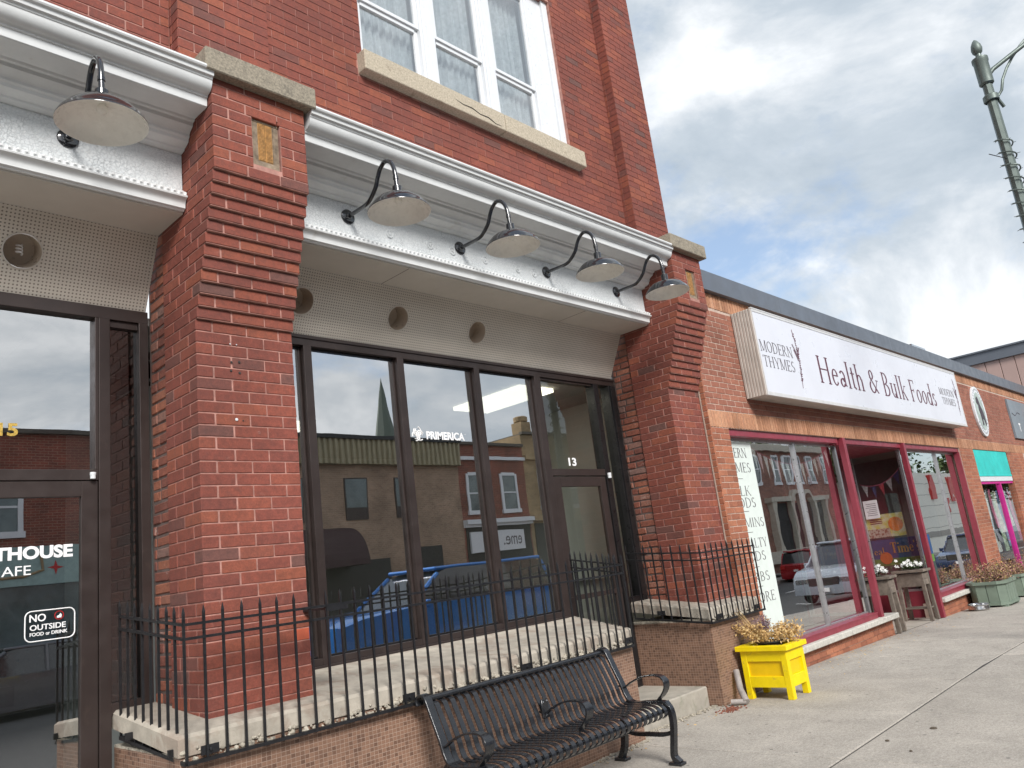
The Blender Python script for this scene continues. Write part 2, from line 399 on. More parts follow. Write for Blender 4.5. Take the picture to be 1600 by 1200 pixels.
def glass(name, refl, tint=(.93,.95,.94), rough=0.0, wav=0.):
    m, nt, b, out = newmat(name); nt.nodes.remove(b)
    g = N(nt, 'ShaderNodeBsdfGlossy'); g.inputs['Roughness'].default_value = rough
    g.inputs['Color'].default_value = (1, 1, 1, 1)
    t = N(nt, 'ShaderNodeBsdfTransparent'); t.inputs['Color'].default_value = (*tint, 1)
    fr = N(nt, 'ShaderNodeFresnel'); fr.inputs['IOR'].default_value = 1.5
    geo = N(nt, 'ShaderNodeNewGeometry')
    k = math_(nt, 'MINIMUM', math_(nt, 'MULTIPLY_ADD', fr.outputs[0], 1.4, refl), .97)
    k = math_(nt, 'MULTIPLY', k, math_(nt, 'SUBTRACT', 1., geo.outputs['Backfacing']))
    if wav:
        bp = N(nt, 'ShaderNodeBump'); bp.inputs['Strength'].default_value = 1.; bp.inputs['Distance'].default_value = wav
        nt.links.new(noise(nt, pos(nt), 1.6, 2), bp.inputs['Height'])
        nt.links.new(bp.outputs[0], g.inputs['Normal'])
    mx = N(nt, 'ShaderNodeMixShader'); nt.links.new(k, mx.inputs[0]); nt.links.new(t.outputs[0], mx.inputs[1]); nt.links.new(g.outputs[0], mx.inputs[2])
    nt.links.new(mx.outputs[0], out.inputs[0]); return m
MT['glass'] = glass('shop_window_glass', .55, (.75,.78,.76), wav=.0004)
MT['glass2'] = glass('clear_shop_glass', .47, (.9,.92,.9), wav=.0010)
MT['sideglass'] = glass('sidelight_glass', .08, (.5,.5,.5))
MT['glassup'] = glass('upper_window_glass', .30, (.9,.92,.92), wav=.0005)
MT['doorglass'] = glass('door_glass', .03, (.92,.94,.92))
MT['cafeglass'] = glass('cafe_window_glass', .50, (.75,.78,.76), wav=.0004)
MT['carglass'] = mat('car_glass', (.02,.025,.03), .05, var=.1, spec=.9)
def emis(name, col, s):
    m, nt, b, out = newmat(name); b.inputs['Base Color'].default_value = (*col, 1)
    b.inputs['Emission Color'].default_value = (*col, 1); b.inputs['Emission Strength'].default_value = s; return m
MT['tube'] = emis('lit_ceiling_panel', (1, .93, .76), 1.5)
MT['taillight'] = mat('red_lens', (.5,.02,.02), .2)
def leafm(name, stops, rough=.8):
    m, nt, b, out = newmat(name); nt.links.new(ramp(nt, rnd(nt), stops), b.inputs['Base Color'])
    b.inputs['Roughness'].default_value = rough; return m
MT['dried'] = leafm('dried_leaves', [(0, (.34,.19,.07)), (.4, (.55,.35,.14)), (.8, (.74,.53,.25)), (1, (.48,.35,.15))])
MT['heather'] = leafm('heather_flowers', [(0, (.05,.07,.02)), (.2, (.12,.06,.05)), (.4, (.32,.13,.11)), (.55, (.52,.33,.24)), (.7, (.42,.33,.08)), (.85, (.14,.05,.09)), (1, (.62,.40,.20))])
MT['purpleleaf'] = leafm('purple_grey_sprigs', [(0, (.14,.08,.11)), (1, (.26,.19,.22))])
MT['green'] = leafm('green_leaves', [(0, (.03,.06,.015)), (.6, (.06,.10,.03)), (1, (.10,.14,.04))])
MT['petal'] = leafm('white_petals', [(0, (.75,.75,.72)), (1, (.85,.85,.83))])
MT['treeleaf'] = leafm('tree_leaves', [(0, (.035,.06,.015)), (.6, (.07,.11,.03)), (1, (.11,.16,.05))])
MT['bark'] = mat('bark', (.09,.07,.05), .95, bump=.8, bs=30)

GX = lambda x: -.022 * max(0., x - 9.8)          # the pavement falls gently to the right
# ---------------------------------------------------------------- brickwork
BM = {}
def brick_mesh(L, H, Dp, side, m, full=False):
    L = round(L, 2) if L > .05 else round(L, 3)
    key = (L, H, Dp, side, m, full)
    if key not in BM:
        q = M(); c = .0035
        if side == 'F': q.cbox((-L/2, 0, -H/2), (L/2, Dp, H/2), c)
        elif side == 'L': q.cbox((0, -L/2, -H/2), (Dp, L/2, H/2), c)
        else: q.cbox((-Dp, -L/2, -H/2), (0, L/2, H/2), c)
        me = D.meshes.new('brick'); me.from_pydata(q.v, [], q.f); me.materials.append(MT[m]); BM[key] = me
    return BM[key]
CAMP = Vector((0, 0, 1.6))
def lay(lst, side, plane, u0, u1, z0, z1, pitch=.24, ch=.078, j=.0075, m='brick', off0=0, holes=(), z_anchor=None, dep=.03, jit=.0012, zmax=None):
    """append (dist, side, centre, L, H, depth, material) for every brick of a wall face"""
    za = z0 if z_anchor is None else z_anchor
    i0 = math.floor((z0 - za) / ch + .5); i = i0
    while za + i * ch < z1 - ch * .5:
        zb = za + i * ch; zc = zb + ch / 2
        o = ((i + off0) % 2) * pitch / 2
        us = [u0]; u = u0 + (o if o > 1e-6 else pitch)
        while u < u1 - .05: us.append(u); u += pitch
        us.append(u1)
        for a, b in zip(us, us[1:]):
            segs = [(a, b)]
            for (h0, h1, hz0, hz1) in holes:
                if zc > hz0 and zc < hz1:
                    ns = []
                    for (p, q) in segs:
                        if q <= h0 or p >= h1: ns.append((p, q)); continue
                        if p < h0 - .03: ns.append((p, h0))
                        if q > h1 + .03: ns.append((h1, q))
                    segs = ns
            for (p, q) in segs:
                L = q - p - j
                if L < .02: continue
                uc = (p + q) / 2 + random.uniform(-.001, .001); dz = random.uniform(-.0012, .0012)
                pl = plane(zc) if callable(plane) else plane
                pl += random.uniform(-jit, jit)
                c = Vector((uc, pl, zc + dz)) if side == 'F' else Vector((pl, uc, zc + dz))
                lst.append(((c - CAMP).length, side, c, L, ch - j, dep, m))
        i += 1
def place_bricks(lst, parent, limit=296, name='brick', stuff_name='brick_field', jr=.004):
    lst.sort(key=lambda t: t[0])
    for (d_, side, c, L, H, dp, m) in lst[:limit]:
        o = link(name, brick_mesh(L, round(H, 3), dp, side, m), parent, c)
        o.rotation_euler = (random.uniform(-jr, jr), random.uniform(-jr, jr) if side != 'F' else random.uniform(-jr, jr), random.uniform(-jr, jr))
    rest = lst[limit:]
    bym = {}
    for t in rest: bym.setdefault(t[6], []).append(t)
    for m, ts in bym.items():
        q = M()
        for (d_, side, c, L, H, dp, _) in ts:
            k = .003
            if side == 'F': a, b = (c.x-L/2, c.y, c.z-H/2), (c.x+L/2, c.y+dp, c.z+H/2)
            elif side == 'L': a, b = (c.x, c.y-L/2, c.z-H/2), (c.x+dp, c.y+L/2, c.z+H/2)
            else: a, b = (c.x-dp, c.y-L/2, c.z-H/2), (c.x, c.y+L/2, c.z+H/2)
            q.box(a, b)
        q.build(stuff_name, MT[m], parent, kind='stuff', fix=False)

# ---------------------------------------------------------------- ground
road = M(); xs = [-40, 9.8, 60, 160]
def strip(q, y0, y1, z, x0=-40, x1=160, mi=0, th=None):
    pts = sorted(set([x0, x1] + [x for x in (9.8,) if x0 < x < x1]))
    for a, b in zip(pts, pts[1:]):
        q.add([(a, y0, z+GX(a)), (b, y0, z+GX(b)), (b, y1, z+GX(b)), (a, y1, z+GX(a))], [(0,1,2,3)], mi)
q = M(); strip(q, -90, 60, -.20, -120, 400); q.build('ground', MT['asphalt'], kind='structure', fix=False)
q = M(); strip(q, -10.2, .95, -.14); q.build('road', MT['asphalt'], kind='structure', fix=False)
q = M()
for x in (4.2, 10.4, 16.8, 23.2, 29.6, 36, 42.4): q.box((x, -1.4, -.136+GX(x)), (x+.11, .85, -.132+GX(x)))
for k in range(40): q.box((-20+k*4.2, -5.1, -.136+GX(-20+k*4.2)-.03), (-18+k*4.2, -4.98, -.131+GX(-20+k*4.2)))
q.build('road_markings', MT['roadpaint'], kind='structure')
q = M()
def kerb(q, y0, y1, z0, z1):
    for a, b in ((-40, 9.8), (9.8, 160)):
        q.add([(a,y0,z0+GX(a)),(b,y0,z0+GX(b)),(b,y1,z0+GX(b)),(a,y1,z0+GX(a)),(a,y0,z1+GX(a)),(b,y0,z1+GX(b)),(b,y1,z1+GX(b)),(a,y1,z1+GX(a))],
              [(3,2,1,0),(4,5,6,7),(0,1,5,4),(1,2,6,5),(2,3,7,6),(3,0,4,7)])
kerb(q, .95, 1.10, -.2, 0.); kerb(q, -10.36, -10.2, -.2, 0.)
q.build('kerb', MT['kerb'], kind='structure')
q = M(); strip(q, -13.06, -10.36, -.004); q.build('far_sidewalk', MT['kerb'], kind='structure', fix=False)
sw = M(); strip(sw, 1.10, 4.70, -.010)
sidewalk = sw.build('sidewalk', MT['dark'], kind='structure', fix=False)
for (ya, yb) in ((1.105, 2.675), (2.687, 4.66)):
    x = 7.45 - 1.55 * 12; k = 0
    while x < 60:
        x1 = x + 1.55; g = .0062
        q = M(); a, b, c, d_ = x + g, x1 - g, ya + g, yb - g
        q.add([], [])
        zt = lambda X: GX(X) + random.uniform(-.0015, .0015)
        z1, z2, z3, z4 = zt(a), zt(b), zt(b), zt(a)
        ch = .005
        vs = [(a,c,-.06+GX(a)),(b,c,-.06+GX(b)),(b,d_,-.06+GX(b)),(a,d_,-.06+GX(a)),
              (a,c,z1-ch),(b,c,z2-ch),(b,d_,z3-ch),(a,d_,z4-ch),(a+ch,c+ch,z1),(b-ch,c+ch,z2),(b-ch,d_-ch,z3),(a+ch,d_-ch,z4)]
        q.add(vs, [(3,2,1,0),(0,1,5,4),(1,2,6,5),(2,3,7,6),(3,0,4,7),(4,5,9,8),(5,6,10,9),(6,7,11,10),(7,4,8,11),(8,9,10,11)])
        q.build('slab', MT['slab'], sidewalk, fix=False)
        x = x1; k += 1

# ---------------------------------------------------------------- brick building with the shopfront
B1 = thing('brick_building', 'two-storey old red brick building with white cornice over the shopfronts numbered 13 and 15', 'building', (5, 5, 0))
WY = 5.47                                            # window plane
def pier_front(z):
    if z < 3.43: return 4.72
    if z > 4.42: return 4.38
    return 4.72 - .0262 * (math.floor((z - 3.43) / .078) + 1)
def pier(X0, X1, label):
    P = thing('pier', None, None, (X0, 4.72, .9)); P.parent = B1; P.location = Vector((X0, 4.72, .9)) - org(B1)
    P['label'] = label
    q = M(); zb, zt = .93, 5.03
    z = .955; n = 0; e = .0045; YR = 5.2
    q.box((X0+e, 4.72+e, zb), (X1-e, YR, 3.43)); q.box((X0 + .06, YR, zb), (X1-e, WY+.02, zt))
    for k in range(13):
        z0 = 3.43 + .078 * k; q.box((X0+e, pier_front(z0+.03)+e, z0), (X1-e, YR, z0+.078))
    zc_ = 3.43+13*.078; q.box((X0+e, 4.38+e, zc_), (X0+.283, 4.43, zt)); q.box((X0+.497, 4.38+e, zc_), (X1-e, 4.43, zt)); q.box((X0+.283, 4.38+e, zc_), (X0+.497, 4.43, 4.478)); q.box((X0+.283, 4.38+e, 4.868), (X0+.497, 4.43, zt)); q.box((X0+e, 4.43, zc_), (X1-e, YR, zt))
    q.build('mortar_core', MT['mortar'], P)
    lst = []; rough = []
    i = 0; z0 = 3.43 - 32 * .078
    H = .078 - .0075
    while z0 + i * .078 < zt - .03:
        zb_ = z0 + i * .078; zc = zb_ + .039; yf = pier_front(zc)
        hole = (X0 + .285, X0 + .495, 4.475, 4.865)
        even = i % 2 == 0
        cw = .24 if even else .115                      # corner brick width on the front
        cd = .115 if even else .24                      # and on the side
        ztop = zc > 4.95
        corner = M(); jy = random.uniform(-.001, .001)
        corner.cbox((X0, yf + jy, zb_ + .0038), (X0 + cw - .0075, yf + cd - .0075, zb_ + .078 - .0038), .004)
        cc = corner.build('brick', MT['brick'], P, fix=False)
        u = X0 + cw; us = [u]
        while u < X1 - .06:
            u = min(u + .24, X1); 
            if X1 - u < .06: u = X1
            us.append(u)
        for a, b in zip(us, us[1:]):
            segs = [(a, b)]
            if hole[2] < zc < hole[3]:
                segs = []
                if a < hole[0] - .02: segs.append((a, min(b, hole[0])))
                if b > hole[1] + .02: segs.append((max(a, hole[1]), b))
            for a_, b_ in segs:
                if b_ - a_ < .035: continue
                c = Vector(((a_ + b_) / 2, yf + random.uniform(-.001, .001), zc))
                lst.append(((c - CAMP).length, 'F', c, b_ - a_ - .0075, H, .05, 'brick'))
        # smooth part of the left side, then the rough set-back part
        v = yf + cd; ye = 5.205
        while v < ye - .05:
            v2 = min(v + .24, ye)
            if ye - v2 < .06: v2 = ye
            c = Vector((X0 + random.uniform(-.001, .001), (v + v2) / 2, zc))
            lst.append(((c - CAMP).length, 'L', c, v2 - v - .0075, H, .03, 'brick')); v = v2
        i += 1
    for c in [o for o in P.children if o.name.startswith('brick')]: pass
    ncorner = i
    place_bricks(lst, P, 296 - ncorner)
    # rough old brick strip behind, slightly set back
    q = M(); q.box((X0 + .018, 5.2, .93), (X0 + .1, WY + .02, 4.3)); q.build('old_mortar', MT['dark_mortar'], P)
    zz = .97
    while zz < 4.22:
        hh = random.uniform(.058, .066); yy = 5.212
        cut = random.choice((.12, .15, .20, .24))
        for (a, b) in ((yy, yy + cut), (yy + cut + .014, WY - .01)):
            if b - a > .03:
                T = Matrix.Translation((X0 + .012 + random.uniform(-.006, .004), (a + b) / 2, zz + hh / 2)) @ Matrix.Rotation(random.uniform(-.03, .03), 4, 'X')
                rough.append((a, b, T, hh))
        zz += hh + random.uniform(.012, .018)
    for (a, b, T, hh) in rough:
        qq = M(); qq.cbox((0, -(b - a)/2, -hh/2), (.04, (b - a)/2, hh/2), .006)
        me = D.meshes.new('old_brick'); me.from_pydata(qq.v, [], qq.f); me.materials.append(MT['rough_brick'])
        o = link('old_brick', me, P, T.to_translation()); o.rotation_euler = T.to_euler()
    # right side
    lst = []
    for k in range(52):
        zc = z0 + k * .078 + .039; yf = pier_front(zc); v = yf + .03 + (.12 if k % 2 else 0.)
        if k % 2: lst.append((9, 'R', Vector((X1, yf + .085, zc)), .10, H, .03, 'brick'))
        while v < 5.4:
            lst.append((9, 'R', Vector((X1, v + .12, zc)), .231, H, .03, 'brick')); v += .24
    place_bricks(lst, P, 0)
    # niche with three ribbed glazed tiles
    hx0, hx1, hz0, hz1 = X0 + .285, X0 + .495, 4.48, 4.87
    q = M(); y = 4.38 + .028
    ex0, ex1, ez0, ez1 = hx0 + .003, hx1 - .003, hz0 + .003, hz1 - .003
    bw = .046
    for (a, b, c, d_, vert) in ((ex0, ex1, ez1 - bw, ez1, 1), (ex0, ex1, ez0, ez0 + bw, 1), (ex0, ex0 + bw, ez0 + bw, ez1 - bw, 0), (ex1 - bw, ex1, ez0 + bw, ez1 - bw, 0)):
        if vert:
            x = a
            while x < b - .004: q.box((x, y - .008, c + .002), (x + .0045, y + .01, d_ - .002)); x += .0085
        else:
            zq = c
            while zq < d_ - .004: q.box((a + .002, y - .008, zq), (b - .002, y + .01, zq + .0045)); zq += .0085
        q.box((a, y, c), (b, y + .012, d_))
    q.build('ribbed_border', mat('ribbed_glaze', (.36,.28,.20), .5, var=.45, ns=22, bump=.3), P, kind=None)
    mx = (hx0 + hx1) / 2
    for (a, b) in ((ex0 + bw + .002, mx - .003), (mx + .003, ex1 - bw - .002)):
        q = M(); q.box((a, y - .004, ez0 + bw + .003), (b, y + .012, ez1 - bw - .003))
        zq = ez0 + bw + .008
        while zq < ez1 - bw - .01: q.box((a + .003, y - .009, zq), (b - .003, y, zq + .005)); zq += .0105
        q.build('gold_tile', mat('gold_glaze', (.50,.28,.10), .4, var=.4, ns=30, bump=.3), P)
    # old fixing holes and plugs on the pier face
    if X0 < 3:
        for (px, pz, m_, r_) in ((2.43, 3.285, 'upvc', .005), (2.475, 3.285, 'upvc', .0045), (2.435, 3.16, 'dark', .008), (2.49, 3.165, 'dark', .009), (2.43, 3.10, 'dark', .009), (2.49, 3.09, 'dark', .009), (2.455, 2.77, 'upvc', .011), (2.50, 2.765, 'dark', .005)):
            q = M(); q.lathe([(0, -.004), (r_*.7, -.004), (r_, 0)], (px, 4.7165, pz), 9, 'Y'); q.build('wall_plug', MT[m_], P)
    # cap stone
    q = M(); q.cbox((X0 - .07, 4.30, 5.032), (X1 + .06, 4.80, 5.20), .008)
    q.build('cap_stone', MT['stonecap'], P)
    return P
P1 = pier(2.20, 2.905, 'left brick pier with corbelled front and gold tile inset, between doors 15 and 13')
P2 = pier(7.80, 8.465, 'right brick pier with corbelled front, next to the neighbouring shop')

# upper wall
UW = thing('upper_wall', None, None, (5, 4.92, 5)); UW.parent = B1; UW.location = Vector((5, 4.92, 5)) - org(B1)
UW['label'] = 'red brick upper storey wall with projecting pilasters'
q = M(); wx0, wx1, wz0, wz1 = 3.92, 6.90, 6.28, 8.35
zt = 9.4
for a, b in ((-3.2, 2.17), (2.17, wx0), (wx1, 8.5)): q.box((a, 4.925, 5.0), (b, 5.22, zt))
q.box((wx0, 4.925, 5.0), (wx1, 5.22, wz0)); q.box((wx0, 4.925, wz1), (wx1, 5.22, zt))
for a, b in ((2.165, 2.89), (7.81, 8.56), (-3.4, -2.7)): q.box((a + .005, 4.785, 5.2), (b - .005, 4.93, zt))
q.build('mortar_core', MT['mortar'], UW)
lst = []
za = 5.03 + .0
lay(lst, 'F', 4.92, -2.7, 2.165, 4.98, zt, off0=1, z_anchor=za)
lay(lst, 'F', 4.92, 2.89, 7.81, 4.98, zt, holes=((wx0, wx1, wz0, wz1), (3.86, 7.02, 6.07, 6.30)), z_anchor=za)
for a, b in ((2.165, 2.89), (7.81, 8.56)):
    lay(lst, 'F', 4.78, a, b, 5.19, zt, dep=.1, off0=1, z_anchor=za + .002 + .078*2)
    lay(lst, 'L', a - .0008, 4.888, 4.925, 5.0, zt, z_anchor=za + .002)
    zz = za
    i = 0
    while za + i * .078 < zt - .05:
        c = Vector((a, 4.835, za + i * .078 + .039)); lst.append(((c - CAMP).length, 'L', c, .10, .069, .05, 'brick')); i += 1
lay(lst, 'L', wx1 + .0, 5.0, 5.2, wz0, wz1, z_anchor=za)
i = 0
lst = [t for t in lst if not (t[1] == 'L' and abs(t[2].x - wx1) < .01)]
z = wz0 + .02
while z < wz1:
    c = Vector((wx1 + .012, 4.99, z + .039)); lst.append(((c - CAMP).length, 'L', c, .12, .069, .05, 'brick')); z += .078
place_bricks(lst, UW, 296)
q = M(); q.box((-3.4, 4.85, zt), (8.56, 5.3, 11.2)); q.box((-3.4, 4.6, 11.2), (8.7, 5.3, 11.6))
q.build('parapet_wall', MT['wall_red'], UW)
q = M(); q.box((-3.4, 5.5, 4.6), (8.53, 5.56, 11)); q.box((8.42, 5.52, 0), (8.53, 14, 11)); q.box((-3.4, 5.2, 4.4), (8.5, 5.5, 4.6))
q.build('rear_mass', MT['wall_red'], UW)
# upper window
WN = thing('window', None, None, (5.4, 5.02, 6.3)); WN.parent = B1; WN.location = Vector((5.4, 5.02, 6.3)) - org(B1)
WN['label'] = 'upstairs triple sash window with white frames and lace curtains'
fy = 5.0
q = M()
q.box((wx0, fy, wz0), (3.985, fy + .1, wz1)); q.box((6.50, fy - .005, wz0), (wx1, fy + .1, wz1))
q.box((6.80, fy - .04, wz0), (wx1 - .002, fy, wz1))
for a, b in ((4.735, 4.935), (5.625, 5.815)):
    q.box((a, fy - .012, wz0 + .04), (b, fy + .1, wz1)); q.box((a + .03, fy - .026, wz0 + .04), (b - .03, fy - .012, wz1))
    q.box((a + .075, fy - .032, wz0 + .04), (a + .085, fy - .026, wz1))
q.box((3.985, fy, wz1 - .1), (6.5, fy + .1, wz1)); q.box((3.985, fy - .01, wz0), (6.5, fy + .1, wz0 + .04))
q.build('frame', MT['upvc'], WN, bevel=.003)
for k, (a, b) in enumerate(((3.985, 4.735), (4.935, 5.625), (5.815, 6.5))):
    s = .045
    q = M(); y0 = fy + .035; z0, z1 = wz0 + .04, 6.985
    q.box((a, y0, z0), (a + s, y0 + .03, z1)); q.box((b - s, y0, z0), (b, y0 + .03, z1))
    q.box((a + s, y0, z0), (b - s, y0 + .03, z0 + s)); q.box((a + s, y0 - .01, z1 - s), (b - s, y0 + .03, z1))
    q.build('lower_sash', MT['upvc'], WN, bevel=.002)
    q = M(); y0 = fy + .005; z0, z1 = 6.985, wz1 - .1
    q.box((a, y0, z0), (a + s, y0 + .03, z1)); q.box((b - s, y0, z0), (b, y0 + .03, z1))
    q.box((a + s, y0, z0), (b - s, y0 + .03, z0 + s*.8)); q.box((a + s, y0, z1 - s), (b - s, y0 + .03, z1))
    q.build('upper_sash', MT['upvc'], WN, bevel=.002)
    q = M(); q.box((a + s, fy + .05, wz0 + .08), (b - s, fy + .054, 6.95)); q.build('insect_screen_pane', MT['glassup'], WN)
    q = M(); q.box((a + s, fy + .02, 7.02), (b - s, fy + .024, wz1 - .14)); q.build('pane', MT['glassup'], WN)
    # pleated lace curtain
    q = M(); nx = 60; vs = []; fs = []
    for i in range(nx + 1):
        x = a + (b - a) * i / nx; yy = fy + .16 + .022 * math.sin(i * .9 + k) + .012 * math.sin(i * 2.3)
        vs += [(x, yy, wz0), (x, yy + .01, wz1)]
    for i in range(nx): fs.append((2*i, 2*i+2, 2*i+3, 2*i+1))
    q.add(vs, fs); q.build('curtain', MT['curtain'], WN, smooth=True, fix=False)
q = M(); q.box((wx0, fy + .3, wz0 - .1), (wx1, fy + .33, wz1 + .1)); q.build('dark_room', MT['inwall'], WN)
# sill stone: two lengths with a crack between them
q = M(); q.cbox((3.865, 4.815, 6.065), (5.66, 5.01, 6.27), .007); q.cbox((5.666, 4.812, 6.063), (7.015, 5.01, 6.268), .007)
q.build('sill', MT['sillstone'], WN)
q = M(); pts = [(4.95, 4.812, 6.17), (5.05, 4.812, 6.15), (5.17, 4.812, 6.155), (5.28, 4.812, 6.125), (5.4, 4.812, 6.13), (5.5, 4.812, 6.095), (5.6, 4.812, 6.10)]
q.tube(pts, [.001, .003, .004, .003, .005, .003, .001], 5); q.build('crack', MT['dark'], WN)

# cornice, fascia, soffit for one bay
def bay(x0, x1, label, seed=0):
    G = thing('cornice', None, None, (x0, 4.84, 4.2)); G.parent = B1; G.location = Vector((x0, 4.84, 4.2)) - org(B1)
    G['label'] = label
    prof = [(4.93, 5.10), (4.32, 5.065), (4.303, 5.06), (4.30, 5.045), (4.306, 5.035), (4.322, 5.03), (4.326, 5.005), (4.342, 5.0), (4.346, 4.988)]
    for k in range(9):                                   # cove
        a = k / 8 * math.pi / 2; prof.append((4.352 + .062 * (1 - math.cos(a)), 4.985 - .072 * math.sin(a)))
    prof += [(4.424, 4.905), (4.424, 4.897), (4.436, 4.893), (4.44, 4.838), (4.448, 4.832), (4.62, 4.838), (4.63, 4.826), (4.648, 4.822), (4.655, 4.80), (4.675, 4.79),
             (4.70, 4.775), (4.71, 4.762), (4.712, 4.745), (4.724, 4.735), (4.73, 4.715), (4.76, 4.70), (4.79, 4.694), (4.795, 4.68), (4.845, 4.675), (4.93, 4.675)]
    q = M(); q.sweep(prof, x0, x1); q.build('crown_moulding', MT['white'], G, smooth=30)
    q = M(); q.box((x0, 4.90, 4.3), (x1, 4.93, 5.02)); q.box((x0, 4.845, 4.36), (x1, 4.90, 4.674))
    q.build('fascia_board', MT['fascia'], G)
    # twisted rope bead
    L = x1 - x0; n = int(L / .0045); vs = []; fs = []; sg = 8
    for i in range(n + 1):
        x = x0 + L * i / n
        for k in range(sg):
            a = 2*math.pi*k/sg; rr = .0195 + .0042 * math.cos(2 * a + x * 2*math.pi/.044)
            vs.append((x, 4.80 + rr*math.cos(a), 4.352 + rr*math.sin(a)))
    for i in range(n):
        for k in range(sg): fs.append((i*sg+k, i*sg+(k+1)%sg, (i+1)*sg+(k+1)%sg, (i+1)*sg+k))
    q = M(); q.add(vs, fs); q.build('rope_bead', MT['white'], G, smooth=True, fix=False)
    prof = [(4.845, 4.374), (4.80, 4.366), (4.80, 4.338), (4.775, 4.334), (4.765, 4.325), (4.768, 4.315), (4.785, 4.308), (4.80, 4.29), (4.805, 4.275), (4.806, 4.25), (4.822, 4.243), (4.826, 4.236), (4.845, 4.236)]
    q = M(); q.sweep(prof, x0, x1); q.build('lower_moulding', MT['white'], G, smooth=30)
    q = M(); q.box((x0, 4.846, 4.225), (x1, 5.27, 4.245)); q.build('flat_soffit', MT['soffit'], G)
    q = M(); q.box((x0 + 1.23, 4.85, 4.2235), (x0 + 1.235, 5.25, 4.2255)); q.box((x0 + 3.67, 4.85, 4.2235), (x0 + 3.675, 5.25, 4.2255)); q.build('soffit_joint', MT['dark_mortar'], G)
    return G
for o in P1.children:
    if o.name.startswith('brick') and (o.location + org(P1) - Vector((2.87, 4.72, 1.37))).length < .05:
        o.material_slots[0].link = 'OBJECT'; o.material_slots[0].material = mat('new_orange_brick', (.46,.10,.05), .85, bump=.4)
G1 = bay(2.935, 7.79, 'white moulded cornice above shopfront 13')
G0 = bay(-2.6, 2.195, 'white moulded cornice above shopfront 15')
# rosettes on the fascia
for x in (3.98, 4.43, 4.70, 5.12, 5.58, 5.82):
    q = M(); q.lathe([(.0, -.012), (.010, -.012), (.013, -.004), (.026, -.004), (.030, -.009), (.036, -.009), (.040, 0)], (x, 4.845, 4.50), 20, 'Y')
    q.build('rosette', MT['fascia'], G1, smooth=True)
# sloping perforated panel with round light wells
SA, SB = Vector((0, 5.25, 4.222)), Vector((0, 5.50, 3.715))      # top and bottom edges (y,z)
SL = (SB - SA).length; SU = (SB - SA) / SL; SN = Vector((0, -SU.z * -1, SU.y)).normalized()
SN = Vector((0, SU.z, -SU.y))                                     # outward (towards street, down)
def soffit_slope(x0, x1, holes, G):
    r = .112; vs = []; fs = []; q = M(); t = .5
    # strip the panel into rectangles around each hole square, and fill squares with ring quads
    def P(x, s, o=0): v = SA + SU * s + SN * o; return (x, v.y, v.z)
    hs = sorted(holes); s0, s1 = .275 - .15, .275 + .15; x = x0
    def quad(a, b, c, d_): q.add([P(a, c), P(b, c), P(b, d_), P(a, d_)], [(0, 1, 2, 3)])
    for h in hs + [None]:
        a, b = x, (h - .15 if h is not None else x1)
        quad(a, b, 0, SL)
        if h is None: break
        quad(h - .15, h + .15, 0, s0); quad(h - .15, h + .15, s1, SL)
        n = 32; ring = []; outer = []
        for k in range(n):
            an = 2*math.pi*k/n; cx, cs = math.cos(an), math.sin(an); mxx = max(abs(cx), abs(cs))
            ring.append(P(h + r*cx, .275 + r*cs)); outer.append(P(h + .15*cx/mxx, .275 + .15*cs/mxx))
        q.add(ring + outer, [(k, (k+1) % n, n + (k+1) % n, n + k) for k in range(n)])
        x = h + .15
    q.build('perforated_panel', MT['perf'], G, fix=False)
    for h in hs:
        w = M(); n = 32; zdir = Vector((0, SN.y, SN.z))
        rings = []
        for (rr, o) in ((r - .002, .006), (r - .004, -.02), (r - .006, -.16), (.045, -.165), (.0, -.165)):
            rings.append([Vector(P(h + rr*math.cos(2*math.pi*k/n), .275 + rr*math.sin(2*math.pi*k/n), o)) for k in range(n)])
        for i in range(len(rings) - 1):
            w.add(rings[i] + rings[i+1], [(k, (k+1) % n, n + (k+1) % n, n + k) for k in range(n)])
        o = w.build('recessed_light', mat('can_liner', (.55,.46,.37), .35, .1, var=.1), G, smooth=True, fix=False)
        w = M(); ring_ = []
        for (rr, o_) in ((r + .007, .001), (r + .007, .007), (r - .001, .007), (r - .001, .001)): ring_.append([Vector(P(h + rr*math.cos(2*math.pi*k/n), .275 + rr*math.sin(2*math.pi*k/n), o_)) for k in range(n)])
        for i in range(4):
            w.add(ring_[i] + ring_[(i+1) % 4], [(k, (k+1) % n, n + (k+1) % n, n + k) for k in range(n)])
        w.build('trim_ring', MT['soffit'], G, smooth=40, fix=False)
        if h < 2:
            w = M(); c = Vector(P(h, .275, -.06)); pts = []
            for k in range(40):
                an = k * .5; pts.append(c + Vector((.018*math.cos(an), .018*math.sin(an) + .02, .05 - .0018*k)))
            w.tube(pts, .006, 6); w.build('spiral_bulb', MT['vinylwhite'], G, smooth=True)
soffit_slope(2.935, 7.79, (3.41, 4.42, 5.43), G1)
soffit_slope(-2.6, 2.195, (-.6, .42, 1.375), G0)
